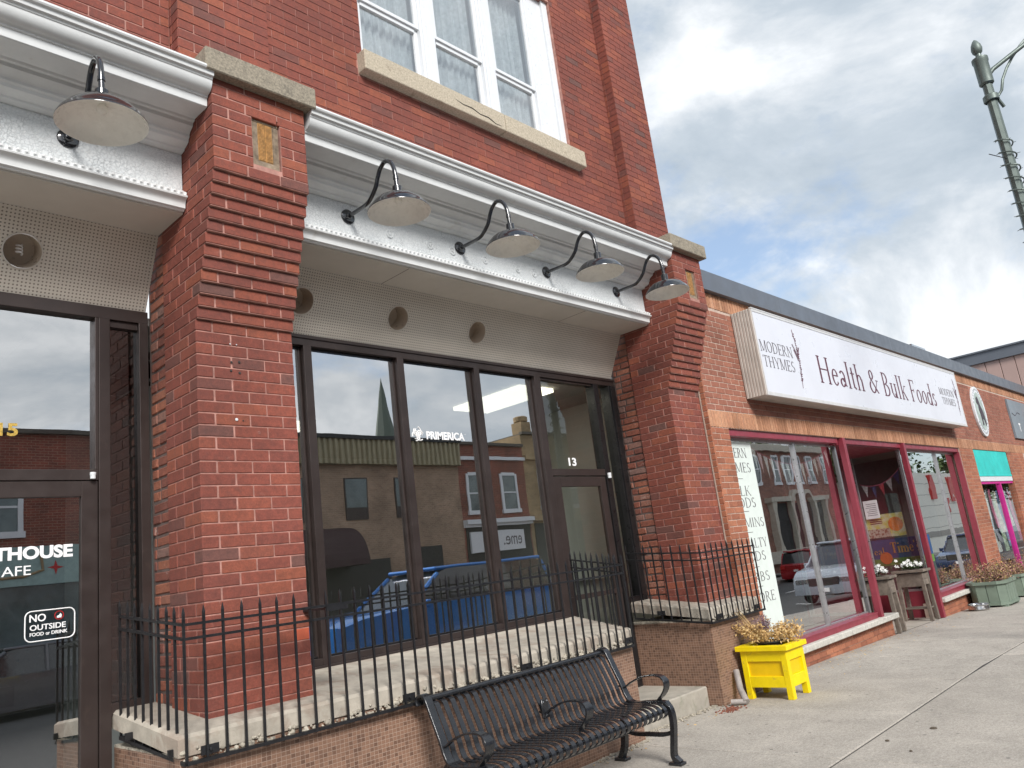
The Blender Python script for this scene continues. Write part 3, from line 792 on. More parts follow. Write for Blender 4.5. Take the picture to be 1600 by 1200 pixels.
# ---------------------------------------------------------------- lettering
def text(parent, name, s, x, y, z, h=None, wdt=None, m='vinylwhite', bold=0., depth=.0015, face='F', shear=0., loc=None, mirror=False):
    """flat lettering on a wall: left end x, baseline z, cap height h, total width wdt"""
    cu = D.curves.new('t', 'FONT'); cu.body = s; cu.offset = bold; cu.resolution_u = 4
    o = D.objects.new('t', cu); COL.objects.link(o)
    dg = bpy.context.evaluated_depsgraph_get(); me = D.meshes.new_from_object(o.evaluated_get(dg))
    D.objects.remove(o)
    xs = [v.co.x for v in me.vertices]; ys = [v.co.y for v in me.vertices]
    x0, x1, y0, y1 = min(xs), max(xs), min(ys), max(ys)
    y0 = 0 if (h and not any(c in s for c in 'gjpqy')) else y0
    sx = wdt / (x1 - x0); sy = h / (y1 - y0)
    q = M(); vs = []
    for v in me.vertices:
        a = (v.co.x - x0) * sx; b = (v.co.y - y0) * sy; a += b * shear
        if face == 'F': vs.append((x + a, y, z + b))
        elif face == 'S': vs.append((x - a, y, z + b))          # faces +Y (across the street)
        elif face == 'L': vs.append((x, y - a, z + b))          # faces -X
    q.v = vs; q.f = [tuple(p.vertices) for p in me.polygons]; q.mi = [0] * len(q.f)
    n = len(q.v); dv = {'F': (0, -depth, 0), 'S': (0, depth, 0), 'L': (-depth, 0, 0)}[face]
    q.add([(a + dv[0], b + dv[1], c + dv[2]) for a, b, c in vs], [])
    bound = {}
    base = list(q.f)
    for fc in base:
        for i in range(len(fc)):
            e = (fc[i], fc[(i+1) % len(fc)]); k = tuple(sorted(e)); bound[k] = bound.get(k, []) + [e]
    for fc in base: q.f.append(tuple(i + n for i in fc[::-1])); q.mi.append(0)
    for k, es in bound.items():
        if len(es) == 1: a, b = es[0]; q.f.append((b, a, a + n, b + n)); q.mi.append(0)
    return q.build(name, MT[m], parent, fix=True)
TH, TN = .105, .034
def glyphs():
    def V(x, y0=0, y1=1, s='tb', w=TH): return ('v', x, y0, y1, s, w)
    G = {}
    G['H'] = (.86, [V(.17), V(.69), ('h', .17, .69, .52)])
    G['B'] = (.68, [V(.17, s='tb'), ('a', .30, .755, .24, .245, -90, 90), ('a', .32, .26, .28, .26, -90, 90), ('h', .17, .32, .983), ('h', .17, .32, .51), ('h', .17, .34, .017)])
    G['F'] = (.62, [V(.17), ('h', .17, .54, .983), ('h', .17, .42, .52), ('v', .54, .84, 1, '', TN), ('v', .42, .44, .6, '', TN)])
    G['e'] = (.52, [('a', .26, .32, .21, .32, 18, 318), ('h', .08, .46, .38)])
    G['a'] = (.54, [('a', .25, .48, .17, .16, 10, 160), V(.40, .05, .50, 'b', .09), ('a', .22, .17, .17, .17, 20, 340), ('h', .22, .40, .335)])
    G['l'] = (.32, [V(.16, 0, 1.04, 'tb')])
    G['t'] = (.36, [V(.16, .06, .86, ''), ('h', .04, .32, .62), ('a', .26, .10, .10, .10, 180, 300)])
    G['h'] = (.62, [V(.15, 0, 1.04), ('a', .30, .44, .18, .20, 0, 165), V(.47, 0, .46, 'b')])
    G['u'] = (.62, [V(.14, .18, .62, 't'), ('a', .29, .20, .15, .20, 185, 350), V(.47, 0, .62, 'tb')])
    G['k'] = (.58, [V(.15, 0, 1.04), ('d', .18, .27, .44, .62, TN), ('d', .26, .36, .50, .02, .1), ('v', .45, .60, .63, '', .2), ('v', .50, 0, .035, '', .2)])
    G['o'] = (.56, [('a', .28, .31, .23, .31, 0, 360)])
    G['d'] = (.60, [('a', .27, .31, .22, .31, 30, 330), V(.46, 0, 1.04, 'tb')])
    G['s'] = (.44, [('a', .22, .46, .145, .16, 30, 262), ('a', .22, .155, .155, .155, -150, 85)])
    G['&'] = (.84, [('a', .36, .77, .17, .20, 0, 360), ('d', .23, .66, .72, .03, .1), ('a', .34, .27, .25, .26, 120, 345), ('d', .22, .50, .33, .60, TN), ('d', .60, .26, .76, .55, TN), ('v', .74, .54, .575, '', .2)])
    G['M'] = (1.02, [V(.14, w=.04), V(.86), ('d', .16, .98, .48, .05, .1), ('d', .52, .05, .84, .98, TN)])
    G['O'] = (.84, [('a', .42, .5, .36, .5, 0, 360)])
    G['C'] = (.76, [('a', .42, .5, .36, .5, 40, 320)])
    G['D'] = (.84, [V(.17), ('a', .34, .5, .42, .49, -90, 90), ('h', .17, .36, .983), ('h', .17, .36, .017)])
    G['E'] = (.68, [V(.17), ('h', .17, .58, .983), ('h', .17, .45, .51), ('h', .17, .60, .017), ('v', .58, .84, 1, '', TN), ('v', .60, 0, .17, '', TN), ('v', .45, .42, .6, '', TN)])
    G['R'] = (.78, [V(.17), ('a', .32, .745, .25, .25, -90, 90), ('h', .17, .34, .983), ('h', .17, .34, .50), ('d', .36, .50, .68, .02, .1), ('v', .68, 0, .035, '', .16)])
    G['N'] = (.88, [V(.16, w=.04), V(.74, w=.04), ('d', .15, .98, .74, .03, .1)])
    G['T'] = (.74, [V(.37, 0, 1, 'b'), ('h', .06, .68, .983), ('v', .07, .80, 1, '', TN), ('v', .67, .80, 1, '', TN)])
    G['Y'] = (.80, [V(.40, 0, .46, 'b'), ('d', .12, .98, .40, .42, .1), ('d', .42, .42, .66, .98, TN), ('v', .12, .965, 1, '', .2), ('v', .66, .965, 1, '', .2)])
    G['S'] = (.60, [('a', .30, .74, .20, .255, 35, 265), ('a', .30, .26, .22, .26, -150, 85)])
    G['L'] = (.64, [V(.17), ('h', .17, .58, .017), ('v', .58, 0, .18, '', TN)])
    G['K'] = (.80, [V(.17), ('d', .22, .46, .64, .98, TN), ('d', .32, .58, .70, .02, .1), ('v', .64, .965, 1, '', .2), ('v', .70, 0, .035, '', .2)])
    G['U'] = (.84, [V(.15, .28, 1, 't'), ('a', .41, .30, .26, .30, 180, 360), V(.68, .28, 1, 't', .04)])
    G['V'] = (.82, [('d', .12, .98, .42, 0, .1), ('d', .42, 0, .70, .98, TN), ('v', .12, .965, 1, '', .2), ('v', .70, .965, 1, '', .2)])
    G['I'] = (.36, [V(.18)])
    G['A'] = (.80, [('d', .10, 0, .40, 1, TN), ('d', .40, 1, .70, 0, .1), ('h', .22, .60, .34), ('v', .11, 0, .035, '', .2), ('v', .70, 0, .035, '', .22)])
    G['P'] = (.68, [V(.17), ('a', .32, .735, .25, .26, -90, 90), ('h', .17, .34, .983), ('h', .17, .34, .48)])
    G['-'] = (.5, [('h', .05, .45, .4)])
    G['i'] = (.32, [V(.16, 0, .62), V(.16, .82, .94, '')])
    G['m'] = (.92, [V(.14, 0, .62), ('a', .28, .42, .17, .2, 0, 165), V(.45, 0, .44, 'b'), ('a', .60, .42, .17, .2, 0, 165), V(.77, 0, .44, 'b')])
    G["'"] = (.22, [V(.10, .82, 1.04, '', .07)])
    G[' '] = (.34, [])
    return G
GL = glyphs()
def serif_text(parent, name, s, x, y, z, h, wdt, m, face='F', bold=1., depth=.003):
    tot = sum(GL[c][0] for c in s); sx = wdt / tot; q = M()
    def P(u, v, o): return (x + u, y + o, z + v) if face == 'F' else (x + o, y - u, z + v)
    def quad(p4, o):
        n = len(q.v)
        q.v += [P(u, v, -depth - o) for u, v in p4] + [P(u, v, 0) for u, v in p4]
        for fc in ((0,1,2,3), (0,4,5,1), (1,5,6,2), (2,6,7,3), (3,7,4,0)): q.f.append(tuple(i + n for i in fc)); q.mi.append(0)
    cx = 0; lay_ = 0
    for c in s:
        adv, ops = GL[c]
        def U(a): return (cx + a) * sx
        for op in ops:
            lay_ += 1; o = (lay_ % 7) * .00012
            if op[0] == 'v':
                _, a, y0, y1, sf, wd = op; wd *= bold
                quad([(U(a) - wd*h*.5, y0*h), (U(a) + wd*h*.5, y0*h), (U(a) + wd*h*.5, y1*h), (U(a) - wd*h*.5, y1*h)], o)
                for e, yy in (('b', y0), ('t', y1 - TN)):
                    if e in sf:
                        k = .13; quad([(U(a) - k*h, yy*h), (U(a) + k*h, yy*h), (U(a) + k*h, (yy + TN)*h), (U(a) - k*h, (yy + TN)*h)], o + .00005)
            elif op[0] == 'h':
                _, a, b, yy = op; t = TN * .5 * bold
                quad([(U(a), (yy - t)*h), (U(b), (yy - t)*h), (U(b), (yy + t)*h), (U(a), (yy + t)*h)], o)
            elif op[0] == 'd':
                _, a, y0, b, y1, wd = op; wd *= bold; dx = wd * h * .5
                quad([(U(a) - dx, y0*h), (U(a) + dx, y0*h), (U(b) + dx, y1*h), (U(b) - dx, y1*h)], o)
            elif op[0] == 'a':
                _, ax, ay, rx, ry, a0, a1 = op; n = max(6, int(abs(a1 - a0) / 14)); prev = None
                for i in range(n + 1):
                    an = R_(a0 + (a1 - a0) * i / n); tw = (TN + (TH - TN) * abs(math.cos(an)) ** 1.3) * h * bold
                    ox, oy = rx * sx * math.cos(an), ry * h * math.sin(an)
                    L = math.hypot(ox, oy) or 1
                    # thickness inwards along the radius
                    k = max(0.05, 1 - tw / L)
                    cur = ((U(ax) + ox, ay*h + oy), (U(ax) + ox*k, ay*h + oy*k))
                    if prev: quad([prev[0], cur[0], cur[1], prev[1]], o)
                    prev = cur
        cx += adv
    return q.build(name, MT[m], parent, fix=True)

# ---------------------------------------------------------------- glazing behind the piers
def mull(q, x0, x1, z0, z1, y0=WY, y1=WY + .12): q.box((x0, y0, z0), (x1, y1, z1))
SF = thing('shopfront', None, None, (5.5, WY, .2)); SF.parent = B1; SF.location = Vector((5.5, WY, .2)) - org(B1)
SF['label'] = 'dark bronze shopfront 13 with four tall panes and a glazed door'
ZB = 1.055; ZH = 3.625; ZT = 3.715
# head and sill
q = M(); q.box((2.93, WY, ZH), (7.80, WY + .12, ZT)); q.box((2.93, WY - .012, ZT - .03), (7.80, WY, ZT)); q.build('head_rail', MT['bronze'], SF, bevel=.003)
q = M(); q.box((2.93, WY, ZB - .03), (6.36, WY + .12, ZB + .07)); q.box((2.93, WY - .02, ZB - .03), (6.36, WY, ZB + .018)); q.build('sill_rail', MT['bronze'], SF, bevel=.003)
MX = [3.50, 4.48, 5.455, 6.375]
for k, x in enumerate(MX):
    q = M(); w_ = .075 if k < 3 else .10
    q.box((x - w_/2, WY - .004, ZB - .02 if k < 3 else .2), (x + w_/2, WY + .125, ZH + .004))
    q.box((x - w_/2 - .018, WY + .05, ZB + .07), (x - w_/2, WY + .09, ZH)); q.box((x + w_/2, WY + .05, ZB + .07), (x + w_/2 + .018, WY + .09, ZH))
    q.build('mullion', MT['bronze'], SF, bevel=.003)
edges = [2.93] + MX
for k in range(4):
    a = edges[k] + .05; b = edges[k + 1] - .05
    q = M(); q.box((a - .02, WY + .066, ZB + .05), (b + .02, WY + .072, ZH + .02)); q.build('pane', MT['glass'], SF)
    q = M()
    q.box((a, WY + .05, ZH - .02), (b, WY + .09, ZH)); q.build('glazing_bead', MT['blackframe'], SF); q = M(); q.box((a, WY + .05, ZB + .07), (b, WY + .09, ZB + .085)); q.build('glazing_bead', MT['blackframe'], SF)
# door 13 with transom and sidelight
q = M(); q.box((6.415, WY, 2.525), (7.37, WY + .10, 2.60)); q.build('transom_bar', MT['bronze'], SF, bevel=.003); q = M(); q.box((6.415, WY + .02, 3.60), (7.37, WY + .1, ZH)); q.build('transom_bar', MT['bronze'], SF, bevel=.003)
q = M(); q.box((6.42, WY + .05, 2.60), (7.37, WY + .056, 3.62)); q.build('transom_pane', MT['doorglass'], SF)
q = M(); q.box((7.365, WY - .01, .17), (7.455, WY + .12, ZH)); q.build('door_jamb', MT['blackframe'], SF, bevel=.003)
q = M(); q.box((7.66, WY - .015, 1.08), (7.795, WY + .12, ZH)); q.box((7.455, WY - .01, 1.06), (7.66, WY + .1, 1.14)); q.box((7.68, WY - .03, 1.08), (7.70, WY - .015, ZH)); q.build('sidelight_frame', MT['blackframe'], SF, bevel=.003)
q = M(); q.box((7.455, WY + .05, 1.14), (7.66, WY + .056, ZH)); q.build('sidelight_pane', MT['doorglass'], SF)
q = M(); dz0, dz1 = .22, 2.515; dx0, dx1 = 6.425, 7.36
q.box((dx0, WY + .01, dz0), (dx0 + .13, WY + .055, dz1)); q.box((dx1 - .11, WY + .01, dz0), (dx1, WY + .055, dz1))
q.box((dx0 + .13, WY + .01, dz1 - .11), (dx1 - .11, WY + .055, dz1)); q.box((dx0 + .13, WY + .01, dz0), (dx1 - .11, WY + .055, dz0 + .28))
dr = q.build('door', MT['bronze'], SF, bevel=.003)
q = M(); q.box((dx0 + .12, WY + .028, dz0 + .27), (dx1 - .1, WY + .034, dz1 - .1)); q.build('door_pane', MT['doorglass'], dr)
q = M(); q.box((dx0 + .0, WY + .005, 1.21), (dx1, WY + .03, 1.26)); q.box((dx0, WY - .03, 1.225), (dx0 + .05, WY + .01, 1.245)); q.build('push_bar', MT['bronze'], dr)
q = M(); q.lathe([(0, 0), (.022, 0), (.022, .03), (.024, .032), (.024, .06), (0, .06)], (7.385, WY - .035, 2.49), 16); q.build('door_sensor', MT['upvc'], SF, smooth=True)
text(SF, 'door_number', '13', 6.775, WY + .044, 2.645, .088, .135, bold=.03)
# the interlaced ring emblem and the name on the second full pane
LY = WY + .0645; q = M(); q2 = M()
for k in range(3):
    a = R_(95 + 120 * k); cx, cz = 4.662 + .027 * math.cos(a), 2.925 + .027 * math.sin(a)
    pts = [(cx + .042 * math.cos(t * 2*math.pi/28 + a), LY - k * .0007, cz + .046 * math.sin(t * 2*math.pi/28 + a)) for t in range(4, 27)]
    q.tube(pts, .0058, 5)
    pts = [(cx + .026 * math.cos(t * 2*math.pi/28 + a), LY - k * .0007, cz + .030 * math.sin(t * 2*math.pi/28 + a)) for t in range(2, 24)]
    q.tube(pts, .0036, 5)
q.build('ring_emblem', MT['vinylwhite'], SF)
text(SF, 'name_lettering', 'PRIMERICA', 4.765, LY, 2.885, .074, .485, bold=.035)
text(SF, 'registered_mark', '°', 5.256, LY, 2.935, .012, .012, bold=.02)

# cafe front, door 15
CF = thing('shopfront', None, None, (0, WY, .2)); CF.parent = B1; CF.location = Vector((0, WY, .2)) - org(B1)
CF['label'] = 'brown framed glass door and sidelight of shopfront 15'
q = M(); q.box((-2.6, WY, ZH + .0), (2.2, WY + .12, ZT)); q.build('head_rail', MT['bronze'], CF, bevel=.003)
q = M(); q.box((1.868, WY - .006, .17), (1.94, WY + .12, ZH)); q.build('door_jamb', MT['bronze'], CF, bevel=.003)
q = M(); q.box((2.135, WY - .004, 1.03), (2.198, WY + .12, ZH)); q.box((1.94, WY, 1.03), (2.135, WY + .1, 1.10)); q.box((1.94, WY + .02, ZH - .05), (2.135, WY + .1, ZH)); q.build('sidelight_frame', MT['bronze'], CF, bevel=.003)
q = M(); q.box((1.94, WY + .05, 1.10), (2.135, WY + .056, ZH)); q.build('sidelight_pane', MT['sideglass'], CF)
q = M(); q.box((-.2, WY - .002, 2.50), (1.868, WY + .10, 2.57)); q.box((1.845, WY - .002, 2.57), (1.868, WY + .10, ZH)); q.build('transom_bar', MT['bronze'], CF, bevel=.003)
q = M(); q.box((-.2, WY + .05, 2.57), (1.845, WY + .056, ZH)); q.build('transom_pane', MT['cafeglass'], CF)
q = M(); q.box((1.765, WY + .005, .2), (1.864, WY + .055, 2.495)); q.box((.75, WY + .005, .2), (.86, WY + .055, 2.495)); q.box((.86, WY + .005, 2.395), (1.765, WY + .055, 2.495)); q.box((.86, WY + .005, .2), (1.765, WY + .055, .5))
dr2 = q.build('door', MT['bronze'], CF, bevel=.003)
q = M(); q.box((.85, WY + .028, .45), (1.775, WY + .034, 2.41)); q.build('door_pane', MT['cafeglass'], dr2)
q = M(); q.box((.8, WY + .04, 1.19), (1.42, WY + .07, 1.30)); q.box((.83, WY + .036, 1.215), (1.39, WY + .04, 1.275), 1); q.build('push_bar', [MT['bronze'], MT['dark']], dr2)
q = M(); q.box((-2.6, WY + .05, .9), (.75, WY + .056, ZH)); q.build('pane', MT['cafeglass'], CF)
q = M(); q.lathe([(0, 0), (.017, 0), (.017, .022), (.019, .024), (.019, .042), (0, .042)], (1.825, WY - .022, 2.505), 16); q.build('door_sensor', MT['upvc'], CF, smooth=True)
text(CF, 'door_number', '15', 1.306, WY + .046, 2.79, .078, .104, 'gold', bold=.03)
text(dr2, 'name_lettering', 'THOUSE', 1.292, WY + .026, 2.025, .075, .43, bold=.04)
text(dr2, 'name_lettering', 'AFE', 1.335, WY + .026, 1.928, .056, .155, bold=.0)
q = M(); cxn, czn, wn, hn, rr = 1.600, 1.622, .136, .088, .035; pts = []
for (sx, sz, a0) in ((1, 1, 0), (-1, 1, 90), (-1, -1, 180), (1, -1, 270)):
    for k in range(7):
        a = R_(a0 + 15 * k); pts.append((cxn + sx*(wn - rr) + rr*math.cos(a), WY + .0262, czn + sz*(hn - rr) + rr*math.sin(a)))
q.tube(pts + [pts[0], pts[1]], .0034, 5); q.build('notice_border', MT['vinylwhite'], dr2)
text(dr2, 'notice_lettering', 'NO', 1.487, WY + .026, 1.648, .043, .088, bold=.012)
text(dr2, 'notice_lettering', 'OUTSIDE', 1.490, WY + .026, 1.598, .032, .195, bold=.012)
text(dr2, 'notice_lettering', 'FOOD', 1.490, WY + .026, 1.565, .020, .075, bold=.012)
text(dr2, 'notice_lettering', 'or', 1.576, WY + .026, 1.565, .014, .022, bold=.012)
text(dr2, 'notice_lettering', 'DRINK', 1.607, WY + .026, 1.565, .020, .088, bold=.012)
q = M(); q.lathe([(.023, -.001), (.026, -.001), (.026, .001), (.023, .001)], (1.648, WY + .025, 1.672), 20, 'Y'); q.build('notice_symbol', MT['taillight'], dr2)
q = M(); q.prism([(1.636, 1.657), (1.660, 1.657), (1.663, 1.672), (1.655, 1.684), (1.648, 1.672), (1.636, 1.668)], WY + .0255, WY + .0265, 'Y'); q.build('notice_symbol', MT['vinylwhite'], dr2)

# rooms behind the glass
RM = thing('interior_room', None, None, (5, 8, 0)); RM.parent = B1; RM.location = Vector((5, 8, 0)) - org(B1)
q = M()
q.box((2.5, 10.5, .2), (8.4, 10.6, 3.9)); q.box((8.32, 5.6, .2), (8.4, 10.5, 3.9)); q.build('back_wall', MT['inwall'], RM)
q = M(); q.box((2.9, 5.62, .2), (2.98, 10.5, 3.9)); q.build('partition', MT['inwall'], RM)
q = M(); q.box((2.5, 5.6, 3.66), (8.4, 10.6, 3.72)); q.build('ceiling', MT['inceil'], RM)
q = M(); q.box((-2.6, 5.6, .1), (8.4, 10.6, .2)); q.build('floor', MT['infloor'], RM)
q = M(); q.box((8.26, 5.62, 1.35), (8.31, 10.4, 1.42)); q.build('chair_rail', MT['inwall'], RM)
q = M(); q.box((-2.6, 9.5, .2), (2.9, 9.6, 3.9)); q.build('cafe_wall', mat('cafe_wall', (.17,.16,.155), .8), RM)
q = M(); q.box((-2.6, 5.6, 3.66), (2.9, 9.6, 3.72)); 
for k in range(8): q.box((-2.6, 5.8 + k*.6, 3.652), (2.9, 5.815 + k*.6, 3.662), 1)
for k in range(5): q.box((-2. + k*1.2, 5.6, 3.652), (-1.985 + k*1.2, 9.6, 3.662), 1)
q.build('ceiling', [MT['inceil'], MT['inwall']], RM)
q = M(); q.box((3.3, 8.2, .2), (5.2, 8.9, 1.5)); q.box((3.25, 8.15, 1.5), (5.25, 8.95, 1.54)); q.build('desk', MT['dark'], RM)
for (a, b, c, d_) in ((6.55, 7.15, 5.9, 7.05), (3.0, 5.3, 8.2, 8.75)):
    q = M(); q.box((a, c, 3.61), (b, d_, 3.655)); q.build('ceiling_light', MT['tube'], RM)

# ---------------------------------------------------------------- plinths, ledges, step
def slabpoly(poly, zf, zbk, th, name, parent, m, yb=5.47, yf=4.49, seg=40):
    """sloping ledge slab over an XY polygon"""
    Z = lambda y: zf + (zbk - zf) * (y - yf) / (yb - yf)
    n = len(poly); q = M(); c = .018
    cx = sum(p[0] for p in poly) / n; cy = sum(p[1] for p in poly) / n
    ins = []
    for i in range(n):
        p = Vector(poly[i]); a = (Vector(poly[i-1]) - p).normalized(); b = (Vector(poly[(i+1) % n]) - p).normalized()
        ins.append(p + (a + b).normalized() * c * 1.4)
    vs = [(x, y, Z(y) - th) for x, y in poly] + [(x, y, Z(y) - c) for x, y in poly] + [(v.x, v.y, Z(v.y)) for v in ins]
    fs = [tuple(range(n))[::-1], tuple(2*n + i for i in range(n))]
    for i in range(n):
        j = (i + 1) % n; fs += [(i, j, n+j, n+i), (n+i, n+j, 2*n+j, 2*n+i)]
    q.add(vs, fs); return q.build(name, m, parent)
def plinth(polyL, zt, label, polyT, zf, zb, seed):
    G = thing('plinth', None, None, (polyL[0][0], polyL[0][1], 0)); G.parent = B1; G.location = Vector((polyL[0][0], polyL[0][1], 0)) - org(B1)
    G['label'] = label
    q = M(); q.prism(polyL, -.15, zt, 'Z'); q.build('tiled_base', MT['tile'], G)
    slabpoly(polyT, zf, zb, .108, 'ledge', G, MT['concrete'])
    cx_ = sum(p[0] for p in polyT)/4; n_ = [(x + (.016 if x < cx_ else -.016), max(y, 4.506)) for x, y in polyT]
    q = M(); q.prism(n_, zt, zf - .10, 'Z'); q.build('mortar_bed', MT['oldconcrete'], G)
    # crumbled mortar band along the ledge front, under its edge
    rnd_ = random.Random(seed); q = M()
    x0 = min(p[0] for p in polyT); x1 = max(p[0] for p in polyT if p[1] < 4.6)
    return G
PT = [(1.925, 4.49), (6.09, 4.49), (6.50, 5.50), (1.95, 5.50)]
PB = [(1.94, 4.505), (6.07, 4.505), (6.48, 5.50), (1.965, 5.50)]
PL1 = plinth(PB, .84, 'mosaic tiled plinth with worn concrete ledge under the shop window 13', PT, .955, 1.058, 3)
PT2 = [(7.455, 4.49), (8.55, 4.49), (8.55, 4.63), (7.9, 4.74), (7.9, 5.50), (7.455, 5.50)]
PT2 = [(7.455, 4.49), (8.56, 4.49), (8.56, 5.50), (7.455, 5.50)]
PB2 = [(7.47, 4.505), (8.56, 4.505), (8.56, 5.50), (7.47, 5.50)]
PL2 = plinth(PB2, .84, 'mosaic tiled plinth with crumbling concrete ledge below the right pier', PT2, .965, 1.085, 5)
# crumbling rubble pieces along the slab's lower front edge
rr = random.Random(5)
for (a, b, G, dens) in ((1.95, 3.0, PL1, .5), (3.0, 3.9, PL1, 1.3), (3.9, 6.05, PL1, 2.6), (7.47, 8.5, PL2, 1.2)):
    q = M(); x = a
    while x < b:
        for _ in range(int(dens + rr.random())):
            s = rr.uniform(.005, .02); T = Matrix.Translation((x, 4.487 + rr.uniform(-.006, .006), rr.uniform(.818, .82 + .07 * rr.random()))) @ Matrix.Rotation(rr.uniform(0, 3), 4, Vector((rr.random(), rr.random(), 1)))
            q.cbox((-s, -s*.6, -s*.7), (s, s*.6, s*.7), s*.3, T=T)
        x += .013
    q.build('crumbled_mortar', MT['oldconcrete'], G, kind='stuff', fix=False)
STP = thing('entrance_step', None, None, (6.7, 4.67, 0)); STP.parent = B1; STP.location = Vector((6.7, 4.67, 0)) - org(B1)
q = M(); q.cbox((6.08, 4.665, -.1), (7.465, 6.6, .195), .012); q.build('step', MT['stepconc'], STP)
q = M(); q.cbox((-2.6, 4.665, -.1), (1.93, 6.6, .19), .012); q.build('step', MT['stepconc'], STP)

# ---------------------------------------------------------------- railings
def bar_mesh():
    q = M(); r = .0065
    q.box((-r, -r, 0), (r, r, .77))
    q.add([(-r*1.1, -r*1.1, .77), (r*1.1, -r*1.1, .77), (r*1.1, r*1.1, .77), (-r*1.1, r*1.1, .77), (0, 0, .815)], [(3,2,1,0), (0,1,4), (1,2,4), (2,3,4), (3,0,4)])
    me = D.meshes.new('bar'); me.from_pydata(q.v, [], q.f); me.materials.append(MT['iron']); return me
BAR = bar_mesh()
def rail_line(q, P0, P1, h, r=.009):
    a, b = Vector((P0[0], P0[1], P0[2] + h)), Vector((P1[0], P1[1], P1[2] + h))
    d_ = (b - a).normalized(); n = Vector((-d_.y, d_.x, 0)) * r; u = Vector((0, 0, r * .75))
    vs = [a - n - u, a + n - u, a + n + u, a - n + u, b - n - u, b + n - u, b + n + u, b - n + u]
    q.add(vs, [(3,2,1,0), (4,5,6,7), (0,1,5,4), (1,2,6,5), (2,3,7,6), (3,0,4,7)])
def railing(path, label, brackets, pitch=.1125, hpos=(.0, .636, .712), skip_first=(), group=None):
    """path: list of (x,y,zbase)"""
    G = thing('railing', label, 'railing', path[0], group)
    for h in hpos:
        q = M()
        for a, b in zip(path, path[1:]): rail_line(q, a, b, h, .010 if h else .013)
        q.build('rail', MT['iron'], G)
    for si, (a, b) in enumerate(zip(path, path[1:])):
        A, Bv = Vector(a), Vector(b); L = (Bv - A).length; n = max(1, round(L / pitch)); k0 = 1 if si else 0
        for k in range(k0, n + 1):
            p = A.lerp(Bv, k / n)
            o = link('bar', BAR, G, (p.x, p.y, p.z))
            o.rotation_euler = (random.uniform(-.004, .004), random.uniform(-.006, .006), math.atan2(Bv.y - A.y, Bv.x - A.x))
    for (x, y, z, ang) in brackets:
        q = M(); T = Matrix.Translation((x, y, z)) @ Matrix.Rotation(ang, 4, 'Z')
        q.box((-.05, -.004, -.024), (.05, .004, .024), T=T); q.lathe([(0, -.012), (.009, -.010), (.009, 0)], (0, -.004, 0), 8, 'Y', T=T)
        q.box((-.012, .004, -.02), (.012, .05, .02), T=T); q.build('bracket', MT['iron'], G)
    return G
railing([(1.955, 5.36, .905), (1.955, 4.452, .815), (6.03, 4.452, .81), (6.44, 5.40, .915)],
        'long black iron railing with pointed bars along the ledge under window 13', [(2.085, 4.456, .862, 0), (3.46, 4.456, .862, 0), (4.62, 4.456, .862, 0), (5.98, 4.456, .862, 0), (1.952, 4.56, .87, R_(90)), (1.952, 5.15, .93, R_(90))])
railing([(7.42, 5.40, .91), (7.42, 4.452, .82), (8.60, 4.452, .82)],
        'short black iron railing with pointed bars in front of the right pier', [(7.418, 5.05, .95, R_(90)), (7.6, 4.456, .868, 0), (8.45, 4.456, .868, 0)])
# wall ties of the railings
q = M(); q.box((2.86, 4.46, 1.50), (2.96, 4.72, 1.515)); q.box((2.86, 4.44, 1.49), (3.02, 4.468, 1.53)); o = q.build('railing_tie', MT['iron']); tag(o, 'small black iron clamp tying the long railing to the left pier', 'clamp')

q = M(); rg = random.Random(31)
for k in range(260):
    x = rg.choice((rg.uniform(8.9, 13), rg.uniform(5, 16))); y = (4.60 if x > 8.6 else 4.45) - abs(rg.gauss(0, .10 if x < 8 else .25)); s_ = rg.uniform(.004, .011)
    T = Matrix.Translation((x, y, GX(x) + .003)) @ Matrix.Rotation(rg.uniform(0, 3), 4, 'Z') @ Matrix.Rotation(rg.uniform(-.4, .4), 4, 'X'); q.add([T @ Vector(p) for p in ((-s_*1.6, 0, 0), (0, -s_, .001), (s_*1.6, 0, .003), (0, s_, .001))], [(0, 1, 2, 3)])
o = q.build('leaf_litter', MT['dried'], kind='stuff', fix=False); tag(o, 'scattered dry leaf litter along the foot of the shopfronts', 'litter')
